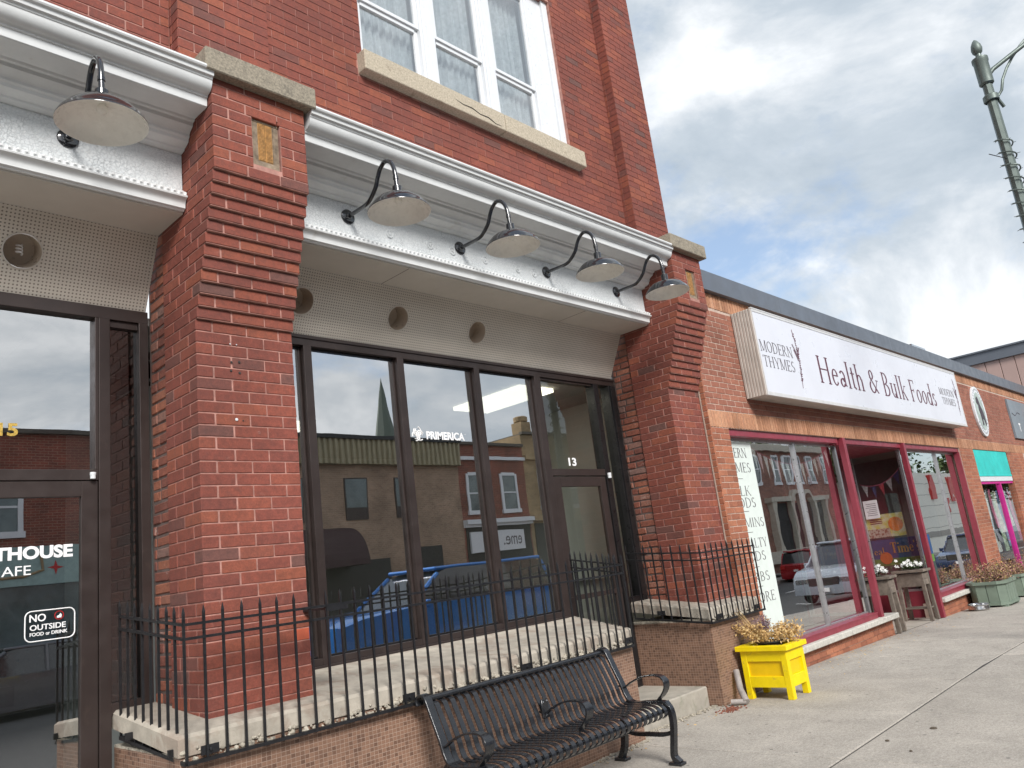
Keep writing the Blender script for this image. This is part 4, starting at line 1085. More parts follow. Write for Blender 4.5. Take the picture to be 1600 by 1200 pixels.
# ---------------------------------------------------------------- gooseneck lamps
def make_lamp():
    L = thing('gooseneck_lamp', 'x', 'wall lamp', (0, 0, 0))
    # local: mount centre at origin, wall plane y=0, lamp hangs towards -y
    q = M(); q.lathe([(0, -.035), (.022, -.034), (.026, -.03), (.028, -.016), (.052, -.014), (.062, -.009), (.064, -.002), (.064, 0)], (0, 0, 0), 28, 'Y'); q.build('mount_plate', MT['lampblack'], L, smooth=True)
    pts = [(0, -.02, .0)]
    ctrl = [(-.02, 0.), (-.12, -.005), (-.27, -.005), (-.345, .03), (-.405, .085), (-.44, .15), (-.475, .20), (-.525, .232), (-.575, .228), (-.622, .185), (-.648, .12), (-.657, .04), (-.66, -.03)]
    def cr(P, i, t):
        p0, p1, p2, p3 = P[max(i-1, 0)], P[i], P[i+1], P[min(i+2, len(P)-1)]
        return tuple(.5*((2*b) + (-a+c)*t + (2*a-5*b+4*c-d)*t*t + (-a+3*b-3*c+d)*t**3) for a, b, c, d in zip(p0, p1, p2, p3))
    pts = []
    for i in range(len(ctrl) - 1):
        for k in range(5): y, z = cr(ctrl, i, k / 5); pts.append((0, y, z))
    pts.append((0, *ctrl[-1]))
    q = M(); q.tube(pts, .0172, 12); q.lathe([(.0155, 0), (.021, 0), (.022, -.025), (.0155, -.027)], (0, -.657, .055), 14); q.build('arm', MT['lampblack'], L, smooth=True)
    c = (0, -.662, 0)
    q = M(); q.lathe([(.0, -.028), (.025, -.03), (.036, -.036), (.037, -.105), (.043, -.108), (.043, -.118), (.05, -.125)], c, 24); q.build('socket', MT['lampblack'], L, smooth=30)
    q = M(); q.lathe([(.04, -.118), (.06, -.122), (.09, -.128), (.13, -.136), (.165, -.150), (.190, -.172), (.228, -.218), (.236, -.237), (.239, -.240), (.239, -.247)], c, 48); sh = q.build('shade', MT['lampblack'], L, smooth=50)
    q = M(); q.lathe([(.0, -.126), (.06, -.127), (.09, -.133), (.13, -.141), (.163, -.155), (.188, -.177), (.224, -.222), (.233, -.240), (.239, -.2475)], c, 48); q.build('enamel_lining', MT['lampwhite'], sh, smooth=50)
    q = M(); q.lathe([(.0, -.185), (.016, -.182), (.028, -.168), (.030, -.15), (.02, -.135), (.018, -.125)], c, 20); q.build('bulb', MT['lampwhite'], sh, smooth=True)
    return L
lamp = make_lamp()
lab = ['gooseneck lamp over shopfront 15, left of the left pier', 'gooseneck lamp nearest the left pier, first of the four over shopfront 13', 'second gooseneck lamp from the left pier over shopfront 13',
       'third gooseneck lamp from the left pier over shopfront 13', 'gooseneck lamp nearest the right pier, last of the four over shopfront 13']
for k, (x, l) in enumerate(zip((1.475, 3.56, 4.80, 6.02, 7.24), lab)):
    o = lamp if k == 0 else copy_tree(lamp)
    o.location = (x, 4.843, 4.553); o['label'] = l; o['group'] = 'black gooseneck lamps on the white fascia'
    o.rotation_euler = (random.uniform(-.01, .01), random.uniform(-.015, .015), R_(-2.5) if k == 0 else random.uniform(-.02, .02))

# ---------------------------------------------------------------- bench
def bench():
    x0, x1 = 3.495, 5.44
    B = thing('bench', 'black metal slatted bench with three looped armrests in front of the tiled plinth', 'bench', ((x0+x1)/2, 4.05, 0))
    # slat line (y,z): top roll, back, curve, seat, front roll
    ctrl = [(4.352, .815), (4.325, .816), (4.302, .800), (4.285, .765), (4.235, .66), (4.195, .565), (4.175, .50), (4.145, .458), (4.09, .447), (3.97, .452), (3.86, .456), (3.80, .447), (3.762, .415), (3.760, .375), (3.785, .352)]
    pts = []
    for i in range(len(ctrl) - 1):
        for k in range(3):
            t = k / 3; p0, p1, p2, p3 = ctrl[max(i-1,0)], ctrl[i], ctrl[i+1], ctrl[min(i+2, len(ctrl)-1)]
            pts.append(tuple(.5*((2*b) + (-a+c)*t + (2*a-5*b+4*c-d)*t*t + (-a+3*b-3*c+d)*t**3) for a, b, c, d in zip(p0, p1, p2, p3)))
    pts.append(ctrl[-1])
    def strap(x, w_, t_=.006):
        q = M(); n = len(pts); vs = []
        for i, (y, z) in enumerate(pts):
            a = pts[max(i-1, 0)]; b = pts[min(i+1, n-1)]; dy, dz = b[0]-a[0], b[1]-a[1]; L = math.hypot(dy, dz); ny, nz = -dz/L*t_/2, dy/L*t_/2
            vs += [(x - w_/2, y + ny, z + nz), (x + w_/2, y + ny, z + nz), (x + w_/2, y - ny, z - nz), (x - w_/2, y - ny, z - nz)]
        fs = [(0,1,2,3), (4*n-1, 4*n-2, 4*n-3, 4*n-4)]
        for i in range(n - 1):
            for k in range(4): k2 = (k+1) % 4; fs.append((4*i+k, 4*(i+1)+k, 4*(i+1)+k2, 4*i+k2))
        q.add(vs, fs); return q
    n = 27; w_ = (x1 - x0 - .07) / n
    q = strap(0, w_ * .58); first = q.build('slat', MT['benchmetal'], B, smooth=35, loc=(0, 0, 0))
    me = first.data; first.location = Vector((x0 + .035 + w_/2, 0, 0)) - org(B)
    for k in range(1, n): link('slat', me, B, (x0 + .035 + w_*(k + .5), 0, 0))
    q = M(); q.tube([(x0 + .02, 4.352, .838), (x1 - .02, 4.352, .838)], .0205, 14); q.build('top_rail', MT['benchmetal'], B, smooth=True)
    q = M(); q.tube([(x0, 3.80, .395), (x1, 3.80, .395)], .018, 10); q.tube([(x0, 4.15, .425), (x1, 4.15, .425)], .016, 10); q.build('seat_rail', MT['benchmetal'], B, smooth=True)
    q = M(); q.tube([(x0, 4.20, .215), (x1, 4.20, .215)], .014, 10); q.build('stretcher', MT['benchmetal'], B, smooth=True)
    def ribbon(path, wid, th, x, q):
        n = len(path); vs = []
        for i, (y, z) in enumerate(path):
            a = path[max(i-1,0)]; b = path[min(i+1,n-1)]; dy, dz = b[0]-a[0], b[1]-a[1]; L = math.hypot(dy, dz) or 1
            wd = wid[i] if isinstance(wid, list) else wid; t_ = th[i] if isinstance(th, list) else th; ny, nz = -dz/L*t_/2, dy/L*t_/2
            vs += [(x - wd/2, y+ny, z+nz), (x + wd/2, y+ny, z+nz), (x + wd/2, y-ny, z-nz), (x - wd/2, y-ny, z-nz)]
        fs = [(0,1,2,3), (4*n-1, 4*n-2, 4*n-3, 4*n-4)]
        for i in range(n - 1):
            for k in range(4): k2 = (k+1) % 4; fs.append((4*i+k, 4*(i+1)+k, 4*(i+1)+k2, 4*i+k2))
        q.add(vs, fs)
    def sm(c, m_=4):
        out = []
        for i in range(len(c) - 1):
            for k in range(m_):
                t = k / m_; p0, p1, p2, p3 = c[max(i-1,0)], c[i], c[i+1], c[min(i+2, len(c)-1)]
                out.append(tuple(.5*((2*b) + (-a+cc)*t + (2*a-5*b+4*cc-d)*t*t + (-a+3*b-3*cc+d)*t**3) for a, b, cc, d in zip(p0, p1, p2, p3)))
        return out + [c[-1]]
    arm = sm([(4.225, .575), (4.17, .562), (4.10, .60), (4.00, .638), (3.90, .655), (3.81, .650), (3.765, .615), (3.765, .565), (3.80, .515), (3.845, .478), (3.86, .45)])
    wid = [.034 + .042 * max(0, min(1, (i - 12) / 12)) * max(0, min(1, (len(arm) - i) / 9)) for i in range(len(arm))]
    for x in (x0, (x0+x1)/2, x1):
        q = M(); ribbon(arm, wid, .012, x, q)
        if x != (x0+x1)/2:
            q.build('armrest', MT['benchmetal'], B, smooth=40, bevel=.003)
        else:
            q.cbox((x - .035, 4.17, .53), (x + .035, 4.185, .66), .003); q.lathe([(0, -.01), (.007, -.006), (.007, 0)], (x - .02, 4.172, .64), 8, 'Y', 1); q.lathe([(0, -.01), (.007, -.006), (.007, 0)], (x + .02, 4.172, .645), 8, 'Y', 1); q.lathe([(0, -.01), (.007, -.006), (.007, 0)], (x, 4.172, .55), 8, 'Y', 1)
            q.build('armrest', [MT['benchmetal'], MT['steel']], B, smooth=40)
    for x in (x0, x1):
        q = M()
        back = sm([(4.395, .80), (4.402, .84), (4.36, .868), (4.315, .85), (4.28, .78), (4.235, .68), (4.195, .59), (4.17, .52), (4.135, .465), (4.08, .445), (3.99, .45), (3.88, .458), (3.80, .452), (3.765, .425)])
        ribbon(back, .062, .02, x, q); q.build('side_frame', MT['benchmetal'], B, smooth=40, bevel=.004)
        q = M(); fl = sm([(3.80, .45), (3.762, .40), (3.752, .32), (3.765, .22), (3.785, .12), (3.79, .06), (3.765, .03), (3.745, .012)])
        ribbon(fl, .05, [.05 - .012*math.sin(math.pi*i/(len(fl)-1)) for i in range(len(fl))], x, q); q.cbox((x - .04, 3.715, 0), (x + .04, 3.83, .022), .004); q.build('leg', MT['benchmetal'], B, smooth=40, bevel=.004)
        q = M(); bl = sm([(4.14, .45), (4.19, .40), (4.225, .32), (4.24, .22), (4.255, .12), (4.285, .05), (4.31, .015)])
        ribbon(bl, .05, .045, x, q); q.cbox((x - .04, 4.24, 0), (x + .04, 4.355, .022), .004); q.build('leg', MT['benchmetal'], B, smooth=40, bevel=.004)
        q = M(); cx_ = sm([(3.77, .235), (3.86, .215), (3.99, .212), (4.13, .21), (4.235, .235)]); ribbon(cx_, .03, .03, x, q); q.build('cross_brace', MT['benchmetal'], B, smooth=40)
    return B
bench()

# ---------------------------------------------------------------- yellow planter
def leaf_cluster(q, base, tip, n, size, spread, rnd_, taper=.5, flat=.35):
    b, t = Vector(base), Vector(tip)
    for k in range(n):
        f_ = rnd_.uniform(taper, 1.); p = b.lerp(t, f_) + Vector((rnd_.gauss(0, spread), rnd_.gauss(0, spread), rnd_.gauss(0, spread)))
        s = size * rnd_.uniform(.6, 1.3); u = Vector((rnd_.gauss(0, 1), rnd_.gauss(0, 1), rnd_.gauss(.4, 1))).normalized()
        v = u.cross(Vector((rnd_.gauss(0, 1), rnd_.gauss(0, 1), rnd_.gauss(0, 1)))).normalized(); w_ = u.cross(v)
        q.add([p, p + u*s*.5 + v*s*flat*.6, p + u*s, p + u*s*.5 - v*s*flat*.6 + w_*s*.12], [(0, 1, 2, 3)])
def yplanter():
    x0, x1, y0, y1 = 7.83, 8.24, 3.92, 4.43
    Y = thing('planter_box', 'bright yellow wooden planter box on legs beside the tiled plinth', 'planter', ((x0+x1)/2, (y0+y1)/2, 0))
    cx, cy = (x0+x1)/2, (y0+y1)/2; zt = .475
    def T_(px, py, z):                                  # legs and body taper in slightly towards the top
        k = 1.0; return (cx + (px - cx)*k, cy + (py - cy)*k, z)
    lw = .065
    for sx in (0, 1):
        for sy in (0, 1):
            q = M(); xa = x0 if sx == 0 else x1 - lw; ya = y0 if sy == 0 else y1 - lw
            q.cbox((xa, ya, 0), (xa + lw, ya + lw, zt), .003); q.build('leg', MT['yellow'], Y)
    for (a, b, nm) in ((zt - .105, zt - .001, 'rail'), (.115, .225, 'rail')):
        for (p, r_) in (((x0 + .002, y0 + lw), (x0 + .02, y1 - lw)), ((x1 - .02, y0 + lw), (x1 - .002, y1 - lw)), ((x0 + lw, y0 + .002), (x1 - lw, y0 + .02)), ((x0 + lw, y1 - .02), (x1 - lw, y1 - .002))):
            q = M(); q.cbox((p[0], p[1], a), (r_[0], r_[1], b), .003); q.build(nm, MT['yellow'], Y)
    q = M(); z0, z1 = .13, zt - .02; t_ = .02
    q.box((x0 + t_, y0 + .03, z0), (x0 + t_ + .01, y1 - .03, z1)); q.box((x1 - t_ - .01, y0 + .03, z0), (x1 - t_, y1 - .03, z1))
    q.box((x0 + .03, y0 + t_, z0), (x1 - .03, y0 + t_ + .01, z1)); q.box((x0 + .03, y1 - t_ - .01, z0), (x1 - .03, y1 - t_, z1)); q.box((x0 + .03, y0 + .03, .13), (x1 - .03, y1 - .03, .15))
    q.build('panel', MT['yellowpanel'], Y)
    o = .035; rw = .085
    for (a, b) in (((x0 - o, y0 - o), (x0 - o + rw, y1 + o)), ((x1 + o - rw, y0 - o), (x1 + o, y1 + o)), ((x0 - o + rw, y0 - o), (x1 + o - rw, y0 - o + rw)), ((x0 - o + rw, y1 + o - rw), (x1 + o - rw, y1 + o))):
        q = M(); q.cbox((a[0], a[1], zt), (b[0], b[1], zt + .05), .004); q.build('rim_board', MT['yellow'], Y)
    pot = M(); pot.lathe([(.0, .43), (.10, .43), (.135, .535), (.15, .54), (.15, .55), (.135, .552), (.13, .53), (0, .525)], (cx, cy, 0), 28)
    po = pot.build('plant_pot', MT['plastic'], smooth=True); tag(po, 'round black plastic pot set inside the yellow planter box', 'pot')
    P = thing('dried_plant', 'dried tan leafy plant with purple sprigs in the yellow planter', 'plant', (cx, cy, .53))
    rg = random.Random(3); q = M(); st = M(); pu = M()
    arms = [(-.02, .42, .20), (-.12, .33, .27), (-.14, .18, .18), (-.10, .05, .22), (-.10, -.15, .17), (.02, -.30, .14), (.14, -.28, .15), (.22, -.22, .20), (.20, -.10, .24), (.10, .05, .26), (.16, .18, .2), (-.05, .20, .24), (.05, -.18, .22), (-.18, -.05, .12), (.0, .10, .12), (.26, -.08, .13), (.12,-.32,.08), (-.16, .1, .08)]
    for (ax, ay, az) in arms:
        base = (cx + ax*.15, cy + ay*.15, .53); tip = (cx + ax, cy + ay, .54 + az * .75)
        mid = tuple((a + b)/2 + rg.uniform(-.01, .03) for a, b in zip(base, tip)); st.tube([base, mid, tip], [.004, .003, .002], 5)
        leaf_cluster(q, base, tip, 130, .034, .026, rg, .38)
    for k in range(16):
        a = rg.uniform(0, 6.28); r_ = rg.uniform(.02, .1); base = (cx, cy, .54); tip = (cx + r_*math.cos(a) - .02, cy + r_*math.sin(a) + .06, .54 + rg.uniform(.2, .3))
        pu.tube([base, tip], [.003, .0015], 4); leaf_cluster(pu, base, tip, 34, .018, .010, rg, .55)
    for k in range(12):
        tip = (cx - .12 + rg.gauss(0, .05), cy + .25 + rg.gauss(0, .07), .85 + rg.uniform(-.05, .06)); st.tube([(cx, cy + .05, .54), tip], [.002, .0008], 4)
    q.build('leaves', MT['dried'], P, kind='stuff', fix=False); st.build('stem', MT['dried'], P, fix=False); pu.build('sprigs', MT['purpleleaf'], P, kind='stuff', fix=False)
yplanter()
# pale drain-pipe stub leaning on the plinth corner and brick crumbs
q = M(); q.tube([(7.56, 4.30, .03), (7.66, 4.40, .13), (7.74, 4.46, .30)], [.035, .032, .034], 12); q.tube([(7.50, 4.44, .035), (7.57, 4.31, .03)], .028, 10)
o = q.build('drain_pipe', mat('pale_pipe', (.30,.27,.25), .7, var=.25, dirt=((.20,.15,.13), .58, 9, .6)), smooth=50); tag(o, 'short pale bent drain pipe on the pavement between plinth and yellow planter', 'pipe')
q = M(); rg = random.Random(9)
for k in range(170):
    x, y = 7.34 + rg.gauss(0, .085), 4.36 + rg.gauss(0, .05); s = rg.uniform(.003, .009)
    q.box((x - s, y - s, 0), (x + s, y + s*.7, s*1.2), T=None)
o = q.build('brick_crumbs', MT['rough_brick'], kind='stuff', fix=False); tag(o, 'scatter of orange brick crumbs at the plinth corner', 'rubble')
q = M()
for k in range(420):
    x = rg.uniform(5.3, 7.5); y = (4.64 if x > 6.1 else 4.49) - abs(rg.gauss(0, .05)); s = rg.uniform(.003, .011)
    T = Matrix.Translation((x, y, s*.4)) @ Matrix.Rotation(rg.uniform(0, 3), 4, 'Z'); q.box((-s, -s*.7, 0), (s, s*.7, s), T=T)
o = q.build('grit', MT['oldconcrete'], kind='stuff', fix=False); tag(o, 'loose grit and stone chips along the foot of the step', 'gravel')
# ---------------------------------------------------------------- the low shop building to the right
B2 = thing('shop_building', 'low orange brick shop building with grey metal coping and red window frames', 'building', (14, 4.8, 0))
FY = 4.64; XE = 27.5
LZ = 2.975                                           # underside of the soldier course
def sub(name, loc, label=None, root=None):
    root = root or B2
    o = thing(name, None, None, loc); o.parent = root; o.location = Vector(loc) - org(root)
    if label: o['label'] = label
    return o
W2 = sub('front_wall', (9, FY, 0), 'orange brick front wall with soldier courses')
q = M(); q.box((8.475, FY + .005, LZ), (XE, 4.95, 4.80)); 
q.box((8.475, FY + .005, -.3), (8.91, 4.95, LZ)); q.box((19.06, FY + .005, -.6), (20.14, 5.4, LZ)); q.box((23.31, FY + .005, -.6), (XE, 5.4, LZ))
q.box((8.95, FY + .03, -.3), (12.98, 4.95, .17)); q.box((15.42, FY + .03, -.5), (19.06, 4.95, .12))
q.build('mortar_core', MT['mortar2'], W2)
lst = []; hol = []
def soldier(z0, z1, x0, x1, st=.0735):
    x = x0
    while x < x1 - .03:
        c = Vector((x + st/2, FY - .003 + random.uniform(-.0015, .0015), (z0 + z1)/2)); lst.append(((c - CAMP).length, 'F', c, st - .011, (z1 - z0) - .008, .03, 'soldier')); x += st
soldier(LZ, LZ + .215, 8.472, 23.3 + .2 * 4); soldier(4.575, 4.79, 8.472, XE)
soldier(LZ, LZ + .215, 24.1, XE)
lay(lst, 'F', FY, 8.472, XE, LZ + .218, 4.57, .213, .075, .008, 'red_field_brick', z_anchor=LZ + .218)
lay(lst, 'F', FY, 8.472, 8.915, GX(8.6), LZ, .213, .075, .008, 'orange_brick', z_anchor=LZ - .075*42)
lay(lst, 'F', FY, 19.06, 20.14, GX(19) - .05, LZ, .213, .075, .008, 'orange_brick', z_anchor=LZ - .075*45)
lay(lst, 'F', FY, 23.3, 25.2, GX(24) - .05, LZ, .213, .075, .008, 'orange_brick', z_anchor=LZ - .075*46)
lay(lst, 'F', FY + .02, 8.95, 12.98, -.12, .172, .213, .075, .008, 'orange_brick', z_anchor=.172 - .075*4)
lay(lst, 'F', FY + .02, 15.42, 19.06, -.45, .122, .213, .075, .008, 'orange_brick', z_anchor=.122 - .075*8)
lay(lst, 'L', 23.3, FY + .03, 5.6, -.4, LZ, .213, .075, .008, 'orange_brick', z_anchor=LZ - .075*46)
z = 0.02
while z < 4.75:
    c = Vector((8.469, 4.671, z + .0375)); lst.append(((c - CAMP).length, 'L', c, .055, .067, .03, 'orange_brick')); z += .075
place_bricks(lst, W2, 298)
# mortar bead where the two buildings meet
q = M(); q.box((8.466, 4.704, -.1), (8.478, 4.718, LZ + 1.6)); q.build('mortar_bead', MT['mortar2'], W2)
CP = sub('coping', (9, FY, 4.8), 'grey sheet metal roof coping')
x = 8.62; ks = 0
while x < XE + 1:
    L = 2.42; q = M(); q.box((x + .002, 4.565, 4.785), (x + L - .003, 4.60, 5.055)); q.box((x + .002, 4.60, 5.045), (x + L - .003, 5.1, 5.055)); q.box((x + .002, 4.60, 4.785), (x + L - .003, 4.64, 4.80))
    q.build('coping_panel', MT['coping'], CP, bevel=.003); x += L
q = M(); q.box((8.6, 4.95, 4.0), (XE, 5.2, 4.9)); q.box((8.6, 5.2, 4.6), (XE, 13, 4.7)); q.build('roof', MT['coping'], B2)
q = M(); q.box((19.3, 5.2, 4.72), (20.1, 5.8, 5.42)); q.box((19.2, 5.1, 5.42), (20.2, 5.9, 5.5)); q.build('roof_vent', MT['steel'], B2)
q = M(); q.box((8.6, 12.9, -.5), (XE, 13, 4.7)); q.box((XE - .1, 5, -.8), (XE, 13, 4.7)); q.build('rear_wall', MT['wall_brown'], B2)

# left display window ------------------------------------------------
def frame_window(x0, x1, zsill, stone_z, mulls, label, stone_x):
    Wd = sub('window', (x0, FY, 0), label)
    q = M(); q.box((x0, FY + .03, LZ - .085), (x1, FY + .14, LZ - .002)); q.build('head_frame', MT['redpaint'], Wd, bevel=.003)
    q = M(); q.box((x0, FY - .0, zsill), (x1, FY + .16, zsill + .085)); q.box((x0, FY - .008, zsill + .07), (x1, FY, zsill + .085)); q.build('sill_frame', MT['redpaint'], Wd, bevel=.003)
    q = M(); q.box((x0, FY + .135, LZ - .12), (x1, FY + .175, LZ - .085)); q.build('glazing_bead', MT['alu'], Wd); q = M(); q.box((x0, FY + .135, zsill + .085), (x1, FY + .175, zsill + .105)); q.build('glazing_bead', MT['alu'], Wd)
    xs = [x0] + mulls + [x1]
    for x in mulls:
        q = M(); q.box((x - .022, FY + .12, zsill + .085), (x + .022, FY + .18, LZ - .085)); q.build('mullion', MT['alu'], Wd, bevel=.002)
    for a, b in zip(xs, xs[1:]):
        q = M(); q.box((a + .01, FY + .155, zsill + .09), (b - .01, FY + .161, LZ - .09)); q.build('pane', MT['glass2'], Wd)
    q = M(); q.cbox((stone_x[0], FY - .085, stone_z - .075), (stone_x[1], FY + .15, stone_z), .008); q.build('sill_stone', MT['sillstone2'], Wd)
    return Wd
MT['sillstone2'] = mat('pale_rough_sill_stone', (.50,.48,.43), .9, var=.22, ns=18, bump=.9, bs=28, dirt=((.30,.28,.25), .58, 6, .5), bd=.01)
WL = frame_window(8.92, 12.40, .245, .25, [10.98], 'left display window with raspberry frame and silver mullion', (8.93, 13.02))
WR = frame_window(15.46, 19.05, .20, .20, [17.68], 'right display window with raspberry frame', (15.40, 19.06))
for (x, z0) in ((12.47, .245), (15.31, GX(15.3))):
    q = M(); q.cbox((x, FY - .03, z0), (x + .10, FY + .06, LZ - .003), .006); q.build('red_post', MT['redpaint'], B2)
q = M(); q.box((12.61, FY + .03, LZ - .085), (15.34, FY + .14, LZ - .002)); q.build('red_head', MT['redpaint'], B2, bevel=.003)
q = M(); q.box((19.0, FY + .02, .28), (19.06, FY + .13, LZ - .085)); q.build('red_jamb', MT['redpaint'], B2, bevel=.003)
# entrance recess between the windows
RC = sub('entrance_recess', (14, 5.2, 0), 'recessed shop entrance with glazed side walls and red kick panels')
def lglass(x, y0, y1, zk, G):
    q = M(); q.box((x, y0, zk), (x + .006, y1, LZ - .12)); q.build('pane', MT['glass3'], G)
    q = M(); q.box((x - .03, y0, GX(x) - .02), (x + .04, y1, zk)); q.build('kick_panel', MT['redpaint'], G, bevel=.003)
    q = M(); q.box((x - .02, y0 - .03, zk), (x + .03, y0 + .03, LZ - .1)); q.box((x - .02, y1 - .03, zk), (x + .03, y1 + .03, LZ - .1)); q.box((x - .02, y0, zk), (x + .03, y1, zk + .04)); q.build('alu_frame', MT['alu'], G, bevel=.002)
MT['glass3'] = glass('recess_glass', .13, (.93,.95,.94))
q = M(); q.add([(12.6,4.665,GX(12.6)),(15.45,4.665,GX(15.45)),(15.45,5.8,GX(15.45)+.02),(12.6,5.8,GX(12.6)+.02)], [(0,1,2,3)]); q.build('entrance_floor', MT['stepconc'], RC, fix=False)
lglass(15.50, 4.80, 5.68, .34, RC); lglass(12.50, 4.80, 5.68, .30, RC)
q = M(); q.box((12.3, 4.7, LZ - .10), (15.6, 5.9, LZ - .05)); q.build('recess_ceiling', MT['redpaint'], RC)
q = M(); q.box((12.55, 5.70, 0), (13.1, 5.78, LZ - .1)); q.box((14.1, 5.70, 0), (15.5, 5.78, LZ - .1)); q.box((13.1, 5.70, 2.3), (14.1, 5.78, LZ - .1)); q.build('red_panelling', MT['redpaint'], RC)
q = M(); q.box((13.1, 5.72, GX(13)), (14.1, 5.76, 2.3)); q.build('shop_door', MT['redpaint'], RC)
q = M(); q.box((13.22, 5.705, .5), (13.98, 5.719, 2.18)); q.build('door_pane', MT['glass2'], RC)
# interior
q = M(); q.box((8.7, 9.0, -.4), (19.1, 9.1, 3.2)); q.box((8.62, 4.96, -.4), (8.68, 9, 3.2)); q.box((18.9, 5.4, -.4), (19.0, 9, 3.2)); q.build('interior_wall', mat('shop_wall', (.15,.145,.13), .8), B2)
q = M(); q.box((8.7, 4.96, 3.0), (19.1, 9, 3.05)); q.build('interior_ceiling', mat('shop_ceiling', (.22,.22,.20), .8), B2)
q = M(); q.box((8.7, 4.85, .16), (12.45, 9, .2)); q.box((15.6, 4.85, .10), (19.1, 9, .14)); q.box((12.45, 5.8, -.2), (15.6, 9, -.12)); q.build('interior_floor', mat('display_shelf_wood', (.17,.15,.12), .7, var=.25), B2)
q = M()
for x in (9.4, 10.6, 11.8, 13.4, 14.6, 16.2, 17.4):
    q.box((x, 7.2, 0), (x + .9, 7.6, 1.9))
    for z in (.5, .9, 1.3, 1.7): q.box((x - .02, 7.0, z), (x + .92, 7.2, z + .03))
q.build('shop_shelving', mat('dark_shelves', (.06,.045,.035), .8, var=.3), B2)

# long white light-box sign -------------------------------------------
SX0, SX1, SZ0, SZ1, SYF = 9.55, 18.90, 3.395, 4.56, 4.335
SG = thing('shop_sign', 'long white light-box sign with dark Health & Bulk Foods lettering above the red windows', 'sign', ((SX0+SX1)/2, FY, SZ0))
q = M(); prof = []
yy = SYF + .012; zig = []
y = SYF + .02
# ribbed end caps and box body
q.box((SX0 + .02, SYF + .012, SZ0), (SX1 - .02, FY - .003, SZ1)); q.build('box_body', MT['signedge'], SG, bevel=.004)
for xs_, sgn in ((SX0, -1), (SX1, 1)):
    q = M(); a = SYF + .01; n = 7; st = (FY - .004 - a) / n
    poly = []
    for k in range(n):
        y0 = a + k*st; poly += [(y0, 0), (y0 + st*.15, .010), (y0 + st*.75, .010), (y0 + st*.9, 0)]
    poly += [(FY - .004, 0), (FY - .004, -.03), (a, -.03)]
    q.prism([((xs_ + (-1 if sgn < 0 else 1) * p[1] + (0.0)), p[0]) for p in poly], SZ0 - .004, SZ1 + .004, 'Z'); q.build('end_cap', MT['signedge'], SG)
q = M(); t = .035
for (a, b) in (((SX0, SYF, SZ0), (SX1, SYF + .012, SZ0 + t)), ((SX0, SYF, SZ1 - t), (SX1, SYF + .012, SZ1)), ((SX0, SYF, SZ0 + t), (SX0 + .02, SYF + .012, SZ1 - t)), ((SX1 - .05, SYF, SZ0 + t), (SX1, SYF + .012, SZ1 - t))): q.box(a, b)
q.box((SX0 - .01, SYF - .004, SZ1), (SX1 + .01, SYF + .03, SZ1 + .018)); q.box((SX0 - .01, SYF - .004, SZ0 - .018), (SX1 + .01, SYF + .03, SZ0))
q.build('sign_frame', mat('sign_trim', (.62,.61,.60), .4, .1, var=.08), SG, bevel=.003)
q = M(); q.box((SX0 + .02, SYF + .006, SZ0 + t), (SX1 - .05, SYF + .0115, SZ1 - t)); q.build('sign_face', MT['signwhite'], SG)
ty = SYF + .006
_t = 'Health & Bulk Foods'; _k = 5.72 / sum(GL[c][0] for c in _t); _x = 11.36
for c in _t:
    if c != ' ': serif_text(SG, 'letter', c, _x, ty, 3.705, .42, GL[c][0]*_k, 'maroon', bold=1.2)
    _x += GL[c][0]*_k
serif_text(SG, 'name_lettering', 'MODERN', 9.60, ty, 3.985, .155, .99, 'ink', bold=.85)
serif_text(SG, 'name_lettering', 'THYMES', 9.62, ty, 3.775, .155, .96, 'ink', bold=.85)
serif_text(SG, 'name_lettering', 'MODERN', 17.42, ty, 3.985, .145, 1.02, 'ink', bold=.8)
serif_text(SG, 'name_lettering', 'THYMES', 17.50, ty, 3.79, .145, .93, 'ink', bold=.8)
def sprig(x, zt, zb, seed):
    rg = random.Random(seed); q = M(); n = 26
    for k in range(n + 1):
        f_ = k / n; z = zt + (zb - zt)*f_; xx = x + .05*math.sin(f_*4) + .03*f_
        if k: q.box((min(xx, px) - .003, ty - .002, z), (max(xx, px) + .004, ty - .0003, pz))
        px, pz = xx, z
        if k % 1 == 0 and k < n - 2:
            for s in (-1, 1):
                L = rg.uniform(.02, .055) * (1 if .05 < f_ < .9 else .4); a = rg.uniform(.3, .9)
                u = Vector((s*math.cos(a), 0, math.sin(a)*.8)); v = Vector((-u.z, 0, u.x))
                p = Vector((xx, ty - .0025, z)); q.add([p, p + u*L*.5 + v*L*.25, p + u*L, p + u*L*.5 - v*L*.25], [(0, 1, 2, 3)])
    for s, f0, L0 in ((-1, .33, .13), (-1, .42, .10), (1, .36, .10)):
        bx, bz = x + .03, zt + (zb - zt)*(f0 + .12)
        for k in range(9):
            xx = bx + s*L0*k/9*.9; z = bz + (.16)*k/9
            for t_ in (-1, 1):
                L = .035; u = Vector((s*.3 + t_*.5, 0, .8)).normalized(); v = Vector((-u.z, 0, u.x)); p = Vector((xx, ty - .0028, z)); q.add([p, p + u*L*.5 + v*L*.2, p + u*L, p + u*L*.5 - v*L*.2], [(0, 1, 2, 3)])
    q.build('herb_drawing', MT['maroon'], SG, fix=False)
sprig(10.72, 4.42, 3.56, 1); sprig(18.60, 4.40, 3.60, 2)
